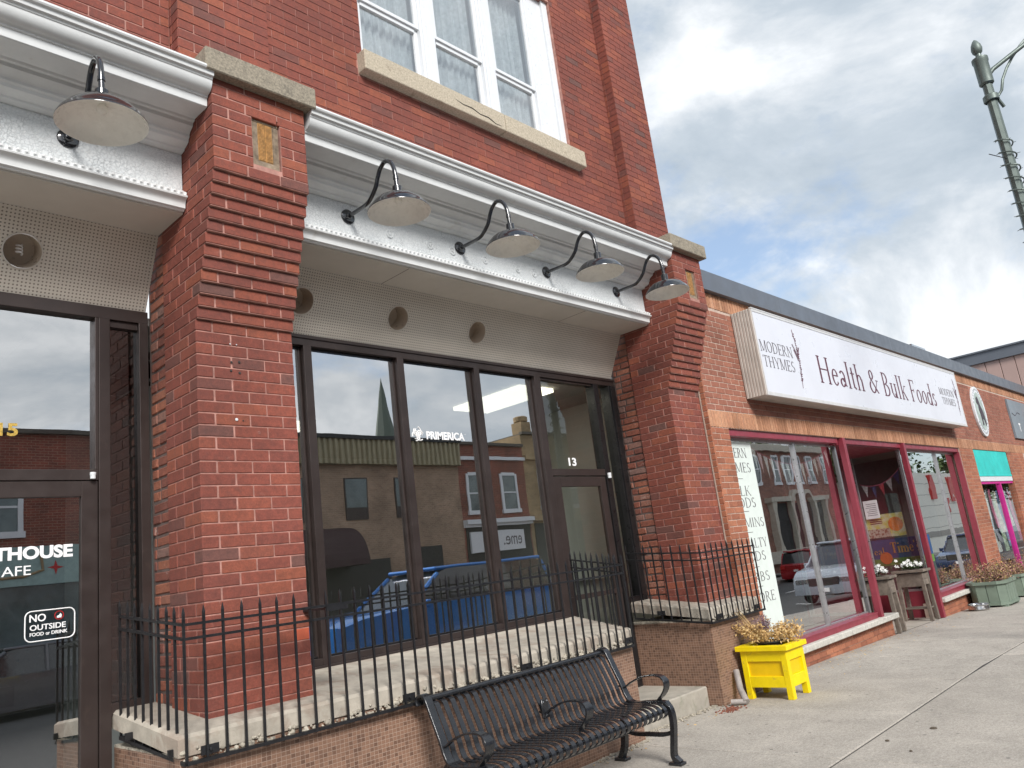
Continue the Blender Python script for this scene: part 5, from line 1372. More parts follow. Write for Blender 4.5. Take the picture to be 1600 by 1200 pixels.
# the wall under the sign carries no separate stain
# oval plaque ----------------------------------------------------------
OV = thing('oval_sign', 'white oval plaque with a dark animal figure on the brick wall', 'sign', (21.5, FY, 3.9))
def oval(q, rx, rz, y0, y1, cx=21.55, cz=3.93, n=40, mi=0): q.prism([(cx + rx*math.cos(2*math.pi*k/n), cz + rz*math.sin(2*math.pi*k/n)) for k in range(n)], y0, y1, 'Y', mi)
q = M(); oval(q, .52, .62, FY - .05, FY - .003); q.build('board', MT['upvc'], OV, bevel=.004)
q = M(); oval(q, .38, .47, FY - .056, FY - .051); q.build('centre', mat('plaque_green', (.36,.42,.39), .5, var=.35, ns=5), OV)
q = M()
fig = [(-.20,.30),(-.08,.36),(0,.30),(.06,.16),(.16,.05),(.24,-.12),(.27,-.30),(.18,-.36),(.12,-.22),(.02,-.16),(0,-.34),(-.10,-.36),(-.09,-.14),(-.14,.02),(-.10,.14),(-.22,.20)]
q.prism([(21.55 + a, 3.93 + b) for a, b in fig], FY - .062, FY - .057, 'Y'); q.build('animal_figure', MT['ink'], OV)
q = M()
for k in range(34):
    a = 2*math.pi*k/34
    if .15 < (k % 17) / 17 < .9: c = (21.55 + .45*math.cos(a), 3.93 + .545*math.sin(a)); q.box((c[0] - .012, FY - .053, c[1] - .02), (c[0] + .012, FY - .0505, c[1] + .02))
q.build('border_lettering', MT['ink'], OV)
q = M(); q.box((24.75, FY - .05, 3.38), (29.5, FY - .004, 4.47)); o = q.build('grey_sign_board', mat('sign_grey', (.20,.235,.265), .4, var=.1, ns=1)); tag(o, 'large plain grey sign board at the right end of the low brick wall', 'sign')
q = M(); q.tube([(24.95, FY - .053, 4.08), (25.25, FY - .053, 4.02), (25.4, FY - .053, 4.06), (25.62, FY - .053, 4.13), (25.9, FY - .053, 4.10)], .008, 5); q.build('drawn_line', MT['ink'], o)
text(o, 'letter', 'T', 25.42, FY - .051, 3.60, .22, .2, bold=.03)
# teal roller awning and its shop window -------------------------------
q = M(); q.box((20.16, FY + .01, 2.37), (23.28, FY + .05, 2.965)); q.box((20.16, FY + .0, 2.35), (23.28, FY + .06, 2.39)); o = q.build('awning', MT['teal'], bevel=.006); tag(o, 'turquoise canvas blind above the clothes shop window', 'awning')
q = M(); q.box((20.16, FY + .01, 2.24), (23.28, FY + .08, 2.35)); q.build('blind_valance', MT['upvc'], o)
W3 = sub('window', (21.7, FY, 0), 'clothes shop window with magenta frame')
q = M(); q.box((20.15, FY + .03, 2.18), (23.3, FY + .12, 2.25)); q.box((20.15, FY + .03, .12), (23.3, FY + .12, .22)); q.box((21.93, FY + .02, .2), (22.02, FY + .12, 2.2)); q.box((20.15, FY + .05, -.4), (23.3, FY + .15, .12)); q.build('frame', MT['magenta'], W3, bevel=.003)
q = M(); q.box((20.16, FY + .07, .2), (23.3, FY + .076, 2.2)); q.build('pane', glass('clothes_glass', .12, (.9,.92,.9)), W3)
q = M(); q.box((20.15, 6.6, -.4), (23.3, 6.7, 3)); q.box((20.15, 4.9, 2.9), (23.3, 6.7, 2.97)); q.build('interior_wall', MT['dark'], W3)
rg = random.Random(4)
cols = [(.8,.45,.5), (.15,.38,.42), (.85,.8,.7), (.10,.10,.13), (.75,.2,.35), (.45,.55,.4), (.88,.65,.58), (.3,.4,.7)]
for k in range(13):
    q = M(); x = 20.35 + k*.225; n = 12; z1 = 2.1 - rg.uniform(0, .1); z0 = z1 - rg.uniform(.85, 1.5); vs = []; ph = rg.uniform(0, 6)
    for i in range(n + 1):
        u = i/n; sp = .5 - abs(u - .5)
        for j in range(6):
            v = j/5; wdt = .13 + .12*v
            vs.append((x + (u - .5)*wdt*2*.8, 4.80 + .03*math.sin(u*14 + ph) + .02*math.sin(v*5), z1 - sp*.0 - (z1 - z0)*v - abs(u - .5)*.12*(1 - v)))
    q.add(vs, [(i*6+j, (i+1)*6+j, (i+1)*6+j+1, i*6+j+1) for i in range(n) for j in range(5)])
    o = q.build('hanging_garment', mat('cloth_%d' % k, cols[k % 8], .9, var=.5, ns=14), smooth=True, fix=False)
    tag(o, '%s garment hanging in the clothes shop window, number %s from the left' % (('pink', 'dark green', 'cream', 'black', 'crimson', 'moss', 'peach', 'navy')[k % 8], ('one', 'two', 'three', 'four', 'five', 'six', 'seven', 'eight', 'nine', 'ten', 'eleven', 'twelve', 'thirteen')[k]), 'clothing', 'garments in the clothes shop window')
# dark stains and a dropped leaf on the pavement
for (x, y, s_) in ((6.9, 2.35, .03), (6.45, 2.55, .018), (6.2, 2.3, .012)):
    q = M(); q.lathe([(0, .012), (s_*.6, .010), (s_, .002), (s_*.9, 0)], (x, y, .001), 7); o = q.build('pavement_debris', MT['bark']); tag(o, 'small dark scrap lying on the pavement, %s' % {.03: 'the largest one', .018: 'the middle-sized one', .012: 'the smallest one'}[s_], 'debris', 'dark scraps on the pavement')
# magenta planter at the right edge
q = M(); q.cbox((21.1, 3.95, GX(21) - .0), (21.7, 4.45, GX(21) + .52), .01)
o = q.build('planter_box', MT['magenta']); tag(o, 'magenta planter box at the right edge, beyond the green planters', 'planter')

# window banner ---------------------------------------------------------
BN = thing('window_banner', 'tall white banner listing goods, on the glass at the left end of the red-framed window', 'banner', (9.1, 4.79, .5))
q = M(); q.box((8.60, FY + .149, .36), (9.70, FY + .1535, 2.845)); q.build('cloth', mat('banner_cloth', (.66,.72,.68), .7, var=.04), BN)
for s, zc, wd, h in (('MODERN', 2.70, .74, .125), ('THYMES', 2.51, .84, .125), (None, 2.365, 0, 0), ('BULK', 2.21, .60, .125), ('FOODS', 2.06, .76, .125), (None, 1.95, 0, 0), ('VITAMINS', 1.81, 1.0, .115), (None, 1.69, 0, 0),
                      ('SPECIALTY', 1.555, .96, .115), ('FOODS', 1.395, .76, .115), (None, 1.265, 0, 0), ('HERBS', 1.146, .76, .115), (None, 1.03, 0, 0), ('& MORE', .90, .86, .12)):
    if s is None:
        q = M(); q.box((8.98, FY + .1478, zc - .003), (9.32, FY + .149, zc + .003)); q.build('divider', MT['ink'], BN); continue
    serif_text(BN, 'lettering', s, 9.17 - wd/2, FY + .149, zc - h/2, h, wd, 'ink', depth=.001, bold=1.25)
# bunting ---------------------------------------------------------------
def bunting(label, P0, P1, sag, n, cols, size, group=None, cordm='maroon'):
    G = thing('bunting', label, 'bunting', P0); a, b = Vector(P0), Vector(P1)
    P = lambda t: a.lerp(b, t) - Vector((0, 0, sag*4*t*(1-t)))
    q = M(); q.tube([P(i/24) for i in range(25)], .008, 5); q.build('cord', mat('bunting_cord', (.5,.12,.2), .8), G)
    for k in range(n):
        t0, t1 = (k + .12)/n, (k + .88)/n; p0, p1 = P(t0), P(t1); m_ = (p0 + p1)/2 - Vector((random.uniform(-.01, .01), .02, size*random.uniform(.9, 1.1)))
        q = M(); d_ = Vector((0, .002, 0)); q.add([p0, p1, m_, p0 + d_, p1 + d_, m_ + d_], [(0, 2, 1), (3, 4, 5), (0, 1, 4, 3), (1, 2, 5, 4), (2, 0, 3, 5)])
        q.build('pennant', cols[k % len(cols)], G)
pc = [mat('pennant_a', (.85,.86,.9), .8, var=.15, ns=30), mat('pennant_b', (.85,.62,.70), .8, var=.3, ns=30), mat('pennant_c', (.70,.78,.88), .8, var=.25, ns=30)]
bunting('pastel pennant bunting across the left red-framed window', (9.75, 4.83, 2.80), (12.3, 4.83, 2.84), .24, 16, pc, .30)
pc2 = [mat('pennant_d', (.08,.12,.30), .8, var=.5, ns=30), mat('pennant_e', (.60,.60,.62), .8, var=.4, ns=30), mat('pennant_f', (.45,.06,.08), .8, var=.6, ns=30)]
bunting('blue, white and red pennant bunting inside the shop entrance', (15.56, 4.86, 2.55), (15.56, 5.62, 2.36), .14, 5, pc2, .22)
# paper notice, fruit poster and blue counter seen through the entrance glass
q = M(); q.box((15.488, 5.36, 1.70), (15.494, 5.62, 2.04)); o = q.build('paper_notice', mat('paper', (.62,.62,.63), .7, var=.05)); tag(o, 'sheet of white paper taped to the entrance glass', 'notice')
q = M()
for k in range(7): q.box((15.486, 5.39, 1.76 + k*.035), (15.4878, 5.59 - random.uniform(0, .06), 1.768 + k*.035))
q.build('printed_lines', MT['ink'], o)
def postermat():
    m, nt, b, out = newmat('fruit_poster_print'); s = N(nt, 'ShaderNodeSeparateXYZ'); nt.links.new(pos(nt), s.inputs[0])
    u = math_(nt, 'DIVIDE', math_(nt, 'SUBTRACT', 5.66, s.outputs[1]), .66)
    c = mixc(nt, ramp(nt, noise(nt, pos(nt), 9, 4), [(.4, 0.), (.6, 1.)]), (.70,.62,.14), (.72,.70,.52))
    pot = mixc(nt, ramp(nt, noise(nt, pos(nt), 26, 3), [(.42, 0.), (.55, 1.)]), (.30,.13,.08), (.55,.48,.40))
    c = mixc(nt, ramp(nt, s.outputs[2], [(.0, 0.), (1, 1.)]), c, c)
    zf = math_(nt, 'LESS_THAN', s.outputs[2], 1.50); c = mixc(nt, math_(nt, 'MULTIPLY', zf, math_(nt, 'LESS_THAN', u, .62)), c, pot)
    nt.links.new(c, b.inputs['Base Color']); b.inputs['Roughness'].default_value = .5; return m
q = M(); q.box((15.53, 4.98, 1.34), (15.536, 5.66, 1.76)); o = q.build('fruit_poster', postermat()); tag(o, 'yellow poster with an orange fruit standing behind the entrance glass', 'poster')
q = M(); q.lathe([(0, -.006), (.13, -.005), (.13, 0)], (15.53, 5.13, 1.56), 24, 'X'); q.build('fruit_print', mat('orange_print', (.75,.22,.03), .5, var=.3, ns=12), o)
q = M()
for k in range(4): q.box((15.526, 5.36 + k*.0, 1.70 - k*.035), (15.5295, 5.58, 1.715 - k*.035))
q.build('printed_lines', MT['redpaint'], o)
CT = thing('painted_counter', 'blue and green painted counter with yellow lettering behind the entrance glass', 'counter', (15.6, 5.2, .3))
q = M(); q.box((15.56, 4.72, .95), (15.9, 5.66, 1.30)); q.build('blue_panel', mat('counter_blue', (.015,.07,.19), .6, var=.2), CT)
q = M(); q.box((15.56, 4.72, .82), (15.9, 5.66, .95)); q.build('green_band', mat('counter_green', (.10,.22,.04), .6, var=.3), CT)
q = M(); q.box((15.56, 4.72, .34), (15.9, 5.66, .82)); q.build('lower_panel', mat('counter_dark', (.035,.055,.05), .7, var=.3), CT)
serif_text(CT, 'lettering', "Time's", 15.557, 5.33, 1.04, .19, .52, 'gold', face='L', bold=1.5)
serif_text(CT, 'lettering', 'eal', 15.557, 5.64, 1.03, .12, .2, 'gold', face='L', bold=1.3)
q = M(); q.lathe([(0, -.003), (.11, -.003), (.11, 0)], (15.557, 5.44, .96), 20, 'X'); q.build('orange_dome', mat('orange_paint', (.62,.16,.03), .6), CT)

# ---------------------------------------------------------------- wooden flower stands
def stand():
    S = thing('flower_stand', 'x', 'plant stand', (0, 0, 0)); w_, d_ = .34, .50; h = .86
    for k, (sx, sy) in enumerate(((-1, -1), (1, -1), (1, 1), (-1, 1))):
        q = M(); T = Matrix.Translation((sx*(w_/2 - .03), sy*(d_/2 - .03), 0)) @ Matrix.Rotation(sy*.03, 4, 'X') @ Matrix.Rotation(-sx*.03, 4, 'Y')
        q.cbox((-.03, -.03, 0), (.03, .03, h - .03), .003, T=T); q.build('leg', MT['greywood'], S)
    for y in (-1, 1):
        for z in (.60, .70):
            q = M(); q.cbox((-w_/2 + .02, y*(d_/2 - .035) - .01, z), (w_/2 - .02, y*(d_/2 - .035) + .01, z + .095), .002); q.build('board', MT['greywood'], S)
    for x in (-1, 1):
        q = M(); q.cbox((x*(w_/2 - .03) - .01, -d_/2 + .05, .58), (x*(w_/2 - .03) + .01, d_/2 - .05, .80), .002); q.build('side_board', MT['greywood'], S)
    q = M(); q.cbox((-w_/2 - .02, -d_/2 - .02, h - .04), (-w_/2 + .08, d_/2 + .02, h), .003); q.cbox((w_/2 - .08, -d_/2 - .02, h - .04), (w_/2 + .02, d_/2 + .02, h), .003)
    q.cbox((-w_/2 + .08, -d_/2 - .02, h - .04), (w_/2 - .08, -d_/2 + .07, h), .003); q.cbox((-w_/2 + .08, d_/2 - .07, h - .04), (w_/2 - .08, d_/2 + .02, h), .003); q.build('top_rim', MT['greywood'], S)
    q = M(); q.cbox((-w_/2 + .03, -d_/2 + .04, .20), (w_/2 - .03, d_/2 - .04, .225), .003); q.build('shelf', MT['greywood'], S)
    q = M(); q.box((-w_/2 + .05, -d_/2 + .05, .6), (w_/2 - .05, d_/2 - .05, .8)); q.build('soil', MT['dark'], S)
    return S
s1 = stand(); s1['label'] = 'weathered wooden flower stand half hidden by the left red post'; s1['group'] = 'wooden flower stands at the shop entrance'
s2 = copy_tree(s1); s2['label'] = 'weathered wooden flower stand in front of the blue painted counter'
s1.location = (13.22, 4.86, GX(13.1)); s1.rotation_euler = (0, 0, .05)
s2.location = (15.04, 4.90, GX(15)); s2.rotation_euler = (0, 0, -.04)
def flowers(loc, label, seed, nf=34, m='petal', leaf='green', r=.2):
    P = thing('flowering_plant', label, 'plant', loc); rg = random.Random(seed); q = M(); f_ = M()
    for k in range(420):
        p = Vector((loc[0] + rg.gauss(0, r*.32), loc[1] + rg.gauss(0, r*.6), loc[2] + abs(rg.gauss(0, .06)))); s = rg.uniform(.02, .045)
        u = Vector((rg.gauss(0, 1), rg.gauss(0, 1), rg.gauss(0, .6))).normalized(); v = u.cross(Vector((0, 0, 1))).normalized()
        q.add([p, p + u*s*.5 + v*s*.25, p + u*s, p + u*s*.5 - v*s*.25], [(0, 1, 2, 3)])
    for k in range(nf):
        p = Vector((loc[0] + rg.gauss(0, r*.34), loc[1] + rg.gauss(0, r*.6), loc[2] + .05 + abs(rg.gauss(0, .045)))); s = .022; nrm = Vector((rg.gauss(-.6, .4), rg.gauss(-.6, .4), .6)).normalized()
        a = nrm.cross(Vector((0, 0, 1))).normalized(); b = nrm.cross(a)
        for j in range(5):
            an = j*1.257; u = a*math.cos(an) + b*math.sin(an); v = nrm.cross(u); f_.add([p, p + u*s + v*s*.45, p + u*s*1.5 + nrm*.003, p + u*s - v*s*.45], [(0, 1, 2, 3)])
    q.build('leaves', MT[leaf], P, kind='stuff', fix=False); f_.build('flowers', MT[m], P, kind='stuff', fix=False)
flowers((13.22, 4.86, .80), 'white flowering plant in the left wooden stand', 11, r=.16)
flowers((15.04, 4.90, .76), 'white flowering plant in the wooden stand before the blue counter', 12, nf=40)

# ---------------------------------------------------------------- sage green planters
def gplanter():
    G = thing('planter_box', 'x', 'planter', (0, 0, 0)); L, W_, H = .95, .62, .47
    c = .13; poly = [(-L/2 + c, -W_/2), (L/2 - c, -W_/2), (L/2, -W_/2 + c), (L/2, W_/2 - c), (L/2 - c, W_/2), (-L/2 + c, W_/2), (-L/2, W_/2 - c), (-L/2, -W_/2 + c)]
    n = len(poly)
    q = M(); q.prism([(x*.94, y*.94) for x, y in poly], .07, H - .05, 'Z'); q.build('core', MT['dark'], G)
    for i in range(n):
        a, b = Vector((*poly[i], 0)), Vector((*poly[(i+1) % n], 0)); Ls = (b - a).length; m_ = max(1, round(Ls/.155)); u = (b - a)/Ls; nr = Vector((u.y, -u.x, 0))
        for k in range(m_):
            p = a + u*(Ls*k/m_); r_ = a + u*(Ls*(k+1)/m_); q = M()
            A, B_ = p + u*.006, r_ - u*.006; ins = -nr*.022
            q.add([A + Vector((0,0,.06)), B_ + Vector((0,0,.06)), B_ + ins + Vector((0,0,.06)), A + ins + Vector((0,0,.06)), A + Vector((0,0,H-.05)), B_ + Vector((0,0,H-.05)), B_ + ins + Vector((0,0,H-.05)), A + ins + Vector((0,0,H-.05))], [(3,2,1,0),(4,5,6,7),(0,1,5,4),(1,2,6,5),(2,3,7,6),(3,0,4,7)])
            q.build('plank', MT['greenpaint'], G)
    def ring(z0, z1, o, i_, nm):
        q = M(); O = [(x*(1 + o/ (L/2)), y*(1 + o/(W_/2))) for x, y in poly]; I = [(x*(1 - i_/(L/2)), y*(1 - i_/(W_/2))) for x, y in poly]
        vs = [(x, y, z0) for x, y in O] + [(x, y, z1) for x, y in O] + [(x, y, z0) for x, y in I] + [(x, y, z1) for x, y in I]; fs = []
        for k in range(n):
            j = (k+1) % n; fs += [(k, j, n+j, n+k), (n+k, n+j, 3*n+j, 3*n+k), (3*n+k, 3*n+j, 2*n+j, 2*n+k), (2*n+k, 2*n+j, j, k)]
        q.add(vs, fs); q.build(nm, MT['greenpaint'], G)
    ring(H - .05, H, .035, .06, 'top_rim'); ring(.045, .085, .022, .03, 'base_rim')
    for sx in (-1, 1):
        for sy in (-1, 1):
            q = M(); q.cbox((sx*(L/2 - .13) - .09, sy*(W_/2 - .08) - .06, 0), (sx*(L/2 - .13) + .09, sy*(W_/2 - .08) + .06, .06), .004); q.build('foot', MT['greenpaint'], G)
    q = M(); q.box((-L/2 + .1, -W_/2 + .1, H - .12), (L/2 - .1, W_/2 - .1, H - .08)); q.build('soil', MT['dark'], G)
    return G
g1 = gplanter(); g1['label'] = 'sage green plank planter box beside the metal bowl'; g1['group'] = 'sage green planters along the shop wall'
g2 = copy_tree(g1); g2['label'] = 'sage green plank planter box farther along the wall, below the clothes shop window'
g1.location = (17.38, 4.27, GX(17.5)); g1.rotation_euler = (0, 0, R_(0))
g2.location = (19.45, 4.32, GX(19.7)); g2.rotation_euler = (0, 0, R_(3))
def heather(loc, L, W_, label, seed, n=46):
    P = thing('heather_plant', label, 'plant', loc); rg = random.Random(seed); q = M()
    for k in range(n):
        bx, by = loc[0] + rg.uniform(-L/2, L/2), loc[1] + rg.uniform(-W_/2, W_/2); h = rg.uniform(.12, .34)
        tip = (bx + rg.gauss(0, .07), by + rg.gauss(0, .07), loc[2] + h)
        leaf_cluster(q, (bx, by, loc[2] - .02), tip, 60, .036, .034, rg, .1, .4)
    q.build('foliage', MT['heather'], P, kind='stuff', fix=False)
heather((17.38, 4.27, GX(17.5) + .44), .95, .56, 'mixed red, orange and purple heather in the nearer green planter', 21, 60)
heather((19.45, 4.32, GX(19.7) + .44), .95, .5, 'mixed reddish heather in the farther green planter', 22, 55)
heather((21.4, 4.2, GX(21.4) + .52), .7, .5, 'orange and red leafy plant in the magenta planter', 23, 40)
q = M(); q.lathe([(0, .004), (.15, .004), (.18, .03), (.165, .10), (.18, .112), (.186, .106), (.17, .095), (.16, .02), (0, .014)], (16.45, 4.34, GX(16.4)), 28); o = q.build('metal_bowl', MT['steel'], smooth=True)
tag(o, 'round stainless steel bowl on the pavement in front of the green planter', 'bowl')

# ---------------------------------------------------------------- brown metal building behind the low shop
BB = thing('metal_clad_building', 'tall building with pinkish brown vertical metal cladding behind the low shop roof', 'building', (28.2, 12, 0))
q = M(); q.box((28.2, 3.9, -1), (40, 24, 6.12)); q.build('wall', MT['wall_brown'], BB)
y = 3.9; clad = mat('brown_cladding', (.46,.32,.28), .5, .1, var=.04, ns=1.2)
while y < 24:
    q = M(); q.cbox((28.14, y + .008, 4.2), (28.199, y + .40, 6.12), .008); q.build('cladding_panel', clad, BB, fix=False); y += .41
q = M(); q.box((28.05, 3.8, 6.12), (40, 24, 6.45)); q.box((28.0, 3.75, 6.45), (40, 24, 6.5)); q.build('roof_trim', MT['coping'], BB)

# ---------------------------------------------------------------- street lamp with wound garland
SLx, SLy = 11.62, 1.4
SLT = thing('street_lamp', 'tall grey-green street lamp post wound with a light garland', 'street lamp', (SLx, SLy, 0)); zt = 7.55
q = M(); q.lathe([(0, -.1), (.20, -.1), (.20, .5), (.12, .62), (.105, .7), (.078, 3.), (.060, zt - .45)], (SLx, SLy, 0), 8); q.build('post', MT['pole'], SLT)
q = M(); q.lathe([(.085, 6.85), (.095, 6.86), (.095, 6.93), (.085, 6.94)], (SLx, SLy, 0), 16); q.cbox((SLx + .07, SLy - .03, 6.86), (SLx + .12, SLy + .03, 6.93), .005); q.build('clamp_band', MT['pole'], SLT, smooth=30)
q = M(); q.lathe([(.068, zt - .45), (.09, zt - .43), (.09, zt - .12), (.10, zt - .10), (.10, zt - .05), (.04, zt - .02), (.035, zt + .02), (.06, zt + .05), (.07, zt + .10), (.06, zt + .16), (.03, zt + .22), (0, zt + .25)], (SLx, SLy, 0), 16); q.build('finial', MT['pole'], SLT, smooth=40)
q = M(); pts = [(SLx + .05, SLy - .02, zt - .32)]
for k in range(14): t_ = k/13; a = t_*1.35; pts.append((SLx + .10 + 2.6*t_*.55, SLy - .10 - 2.3*t_, zt - .22 + 1.15*math.sin(a)))
q.tube(pts, .030, 10); q.build('arm', MT['pole'], SLT, smooth=True)
q = M(); pts = [(SLx + .12, SLy - .05, 6.93), (SLx + .16, SLy - .08, 6.98)]
for k in range(12): t_ = k/11; pts.append((SLx + .16 + .55*t_**1.1 + .5*t_*t_, SLy - .12 - 1.4*t_**1.5, 7.02 + 1.25*math.sin(t_*1.4)))
q.tube(pts, .019, 8); q.tube([(SLx + .12, SLy - .05, 6.93), (SLx + .2, SLy - .09, 6.80)], .022, 8); q.build('brace_rod', MT['pole'], SLT, smooth=True)
q = M(); q.tube([(SLx - .06, SLy + .02, 6.0), (SLx - .55, SLy + .12, 5.95)], .006, 5); q.build('wire', MT['iron'], SLT)
q = M(); pts = []; rg = random.Random(8)
for k in range(520):
    z = 6.35 - k*.0095; r_ = .085 + .0145*(6.35 - z)*.5 + .006; a = k*.33; pts.append((SLx + r_*math.cos(a), SLy + r_*math.sin(a), z))
q.tube(pts, .010, 5)
for k in range(0, 520, 3):
    p = Vector(pts[k]); o_ = Vector((p.x - SLx, p.y - SLy, rg.uniform(-.03, .03))).normalized(); s = rg.uniform(.02, .05)
    q.tube([p, p + o_*s], [.005, .003], 4)
q.build('light_garland', MT['pole'], SLT, kind='stuff', fix=False)
q = M(); c_ = pts[-1]
hd = (SLx + 1.55, SLy - 2.5, zt + .82); q.lathe([(0, .12), (.10, .10), (.26, .02), (.28, -.03), (.18, -.12), (0, -.16)], hd, 20); q.build('lamp_head', MT['pole'], SLT, smooth=True)
# ---------------------------------------------------------------- the other side of the street (seen in the glass)
OY = -13.06
def sash(G, x0, x1, z0, z1, frame='upvc', y=OY, curt=True):
    W_ = M(); t = .07
    W_.box((x0 - .06, y - .02, z0), (x0 + t, y + .05, z1)); W_.box((x1 - t, y - .02, z0), (x1 + .06, y + .05, z1)); W_.box((x0 + t, y - .02, z1 - t), (x1 - t, y + .05, z1 + .06)); W_.box((x0 - .1, y - .02, z0 - .1), (x1 + .1, y + .10, z0 + t)); W_.box((x0 + t, y - .01, (z0+z1)/2 - .03), (x1 - t, y + .04, (z0+z1)/2 + .03))
    f_ = W_.build('window', MT[frame], G); q = M(); q.box((x0 + t, y + .0, z0 + t), (x1 - t, y + .012, z1 - t)); q.build('pane', MT['farglass'], f_)
MT['farglass'] = mat('far_window_glass', (.10,.13,.13), .12, var=.4, ns=2, spec=.8)
def block(name, label, x0, x1, h, wall, par=.25, deep=9, cop=(.10,.085,.07)):
    G = thing(name, label, 'building', ((x0+x1)/2, OY, 0)); q = M(); q.box((x0, OY - deep, -.6), (x1, OY, h)); q.build('wall', MT[wall], G)
    q = M(); q.box((x0, OY - .05, h), (x1, OY + .14, h + .12)); q.box((x0, OY - deep, h), (x1, OY - .05, h + .04)); q.build('parapet_cap', mat('parapet_cap', cop, .7), G); return G
A = block('brick_building', 'two-storey dark red brick building across the street, reflected in the door 15 glass', -16, 8.2, 6.85, 'wall_red')
for x in (-9, -5.4, -1.8, 1.8, 5.2): sash(A, x, x + 1.05, 4.1, 5.6)
q = M(); q.box((-14, OY, 2.75), (8.0, OY + .2, 3.75)); q.build('shop_fascia', mat('pale_blue_fascia', (.30,.42,.40), .6), A)
q = M(); q.prism([(7.05 + (.20 if k % 2 == 0 else .06)*math.cos(k*math.pi/4), 3.18 + (.20 if k % 2 == 0 else .06)*math.sin(k*math.pi/4)) for k in range(8)], OY + .2, OY + .21, 'Y'); q.build('red_star', MT['taillight'], A)
q = M(); q.tube([(6.7, OY + .205, 3.55), (6.75, OY + .205, 3.12), (6.3, OY + .205, 2.98), (4.5, OY + .205, 2.98)], .04, 6); q.build('brown_band', MT['wall_buff'], A)
q = M(); q.box((-14, OY, .5), (8.0, OY + .05, 2.75)); q.build('shop_window', MT['farglass'], A)
q = M()
for x in (-13.9, -10, -6.2, -2.4, 1.4, 4.6, 7.9): q.box((x - .08, OY, 0), (x + .08, OY + .12, 2.75))
q.box((-14, OY, 0), (8.0, OY + .1, .5)); q.build('shop_frame', MT['greenpaint'], A)
B = block('metal_topped_building', 'brown brick building with corrugated metal upper band across the street', 8.2, 22.3, 7.0, 'wall_brown')
q = M(); x = 8.2
poly = []
while x < 22.28:
    poly += [(x, OY + .22), (x + .05, OY + .30), (x + .13, OY + .30), (x + .18, OY + .22)]; x += .24
poly = poly + [(22.3, OY + .22), (22.3, OY), (8.2, OY)]
q.prism([(a, b) for a, b in poly], 6.08, 7.02, 'Z'); q.build('corrugated_band', mat('olive_corrugated_metal', (.31,.27,.17), .5, .2, var=.12, ns=3), B)
q = M(); q.box((8.2, OY, 7.02), (22.3, OY + .36, 7.16)); q.build('band_cap', MT['blackframe'], B)
for x in (9.2, 11.4, 13.9, 16.6, 18.9):
    q = M(); q.box((x, OY - .005, 4.05), (x + 1.0, OY + .03, 5.6)); f_ = q.build('window', MT['bronze'], B); q = M(); q.box((x + .05, OY + .03, 4.5), (x + .95, OY + .04, 5.55)); q.build('pane', MT['farpale'] if 'farpale' in MT else MT['farglass'], f_)
q = M(); n = 10
for k in range(n):
    a0, a1 = math.pi/2*k/n, math.pi/2*(k+1)/n
    q.add([(11.6, OY + 1.3*math.sin(a0), 2.4 + 1.4*math.cos(a0)), (16.6, OY + 1.3*math.sin(a0), 2.4 + 1.4*math.cos(a0)), (16.6, OY + 1.3*math.sin(a1), 2.4 + 1.4*math.cos(a1)), (11.6, OY + 1.3*math.sin(a1), 2.4 + 1.4*math.cos(a1))], [(0, 1, 2, 3)])
for x in (11.6, 16.6): q.add([(x, OY, 2.4)] + [(x, OY + 1.3*math.sin(math.pi/2*k/n), 2.4 + 1.4*math.cos(math.pi/2*k/n)) for k in range(n+1)], [tuple(range(n+2))])
q.build('curved_awning', mat('dark_maroon_canvas', (.045,.018,.022), .8), B, fix=False)
q = M(); q.box((8.6, OY, .3), (18.4, OY + .04, 2.6)); q.box((19.2, OY, 0), (21.0, OY + .03, 2.9)); q.build('shop_window', MT['dark'], B)
C_ = block('brick_building', 'red brick building with white sash windows and a white shop sign across the street', 22.3, 26.4, 7.0, 'wall_red')
for x in (22.75, 24.75): sash(C_, x, x + .98, 4.12, 5.75)
q = M(); q.box((22.3, OY, 3.62), (26.4, OY + .28, 3.80)); q.box((22.3, OY, 3.50), (26.4, OY + .14, 3.62)); q.box((22.3, OY, 6.35), (26.4, OY + .12, 6.5)); q.build('cornice', MT['upvc'], C_)
q = M(); q.box((22.4, OY, .6), (26.3, OY + .03, 3.5)); q.build('shop_window', MT['dark'], C_)
q = M(); q.box((22.55, OY + .03, 2.45), (25.75, OY + .12, 3.30)); q.build('sign_board', MT['upvc'], C_)
text(C_, 'sign_lettering', 'eme.', 25.55, OY + .121, 2.68, .36, 1.15, 'ink', face='S')
Dd = block('brick_building', 'tall buff brick building with a round chimney pot across the street', 26.4, 31, 7.6, 'wall_buff')
q = M(); q.box((26.45, OY - .5, 7.6), (27.1, OY + .1, 8.2)); q.lathe([(.2, 8.2), (.34, 8.25), (.34, 8.45), (.25, 8.5), (0, 8.5)], (26.78, OY - .2, 0), 14); q.build('chimney', MT['wall_buff'], Dd)
for x in (27.3, 29.2): sash(Dd, x, x + 1.1, 4.2, 5.9)
q = M(); q.box((26.4, OY, 6.4), (31, OY + .2, 6.6)); q.box((26.4, OY, 3.6), (31, OY + .3, 3.85)); q.build('cornice', MT['wall_buff'], Dd)
q = M(); q.box((26.6, OY, .5), (30.8, OY + .03, 3.5)); q.build('shop_window', MT['dark'], Dd)
E_ = block('brick_building', 'plain brown brick building across the street beyond the buff one', 31, 44.5, 6.6, 'wall_brown')
for x in (32, 35, 38, 41): sash(E_, x, x + 1.2, 4, 5.6)
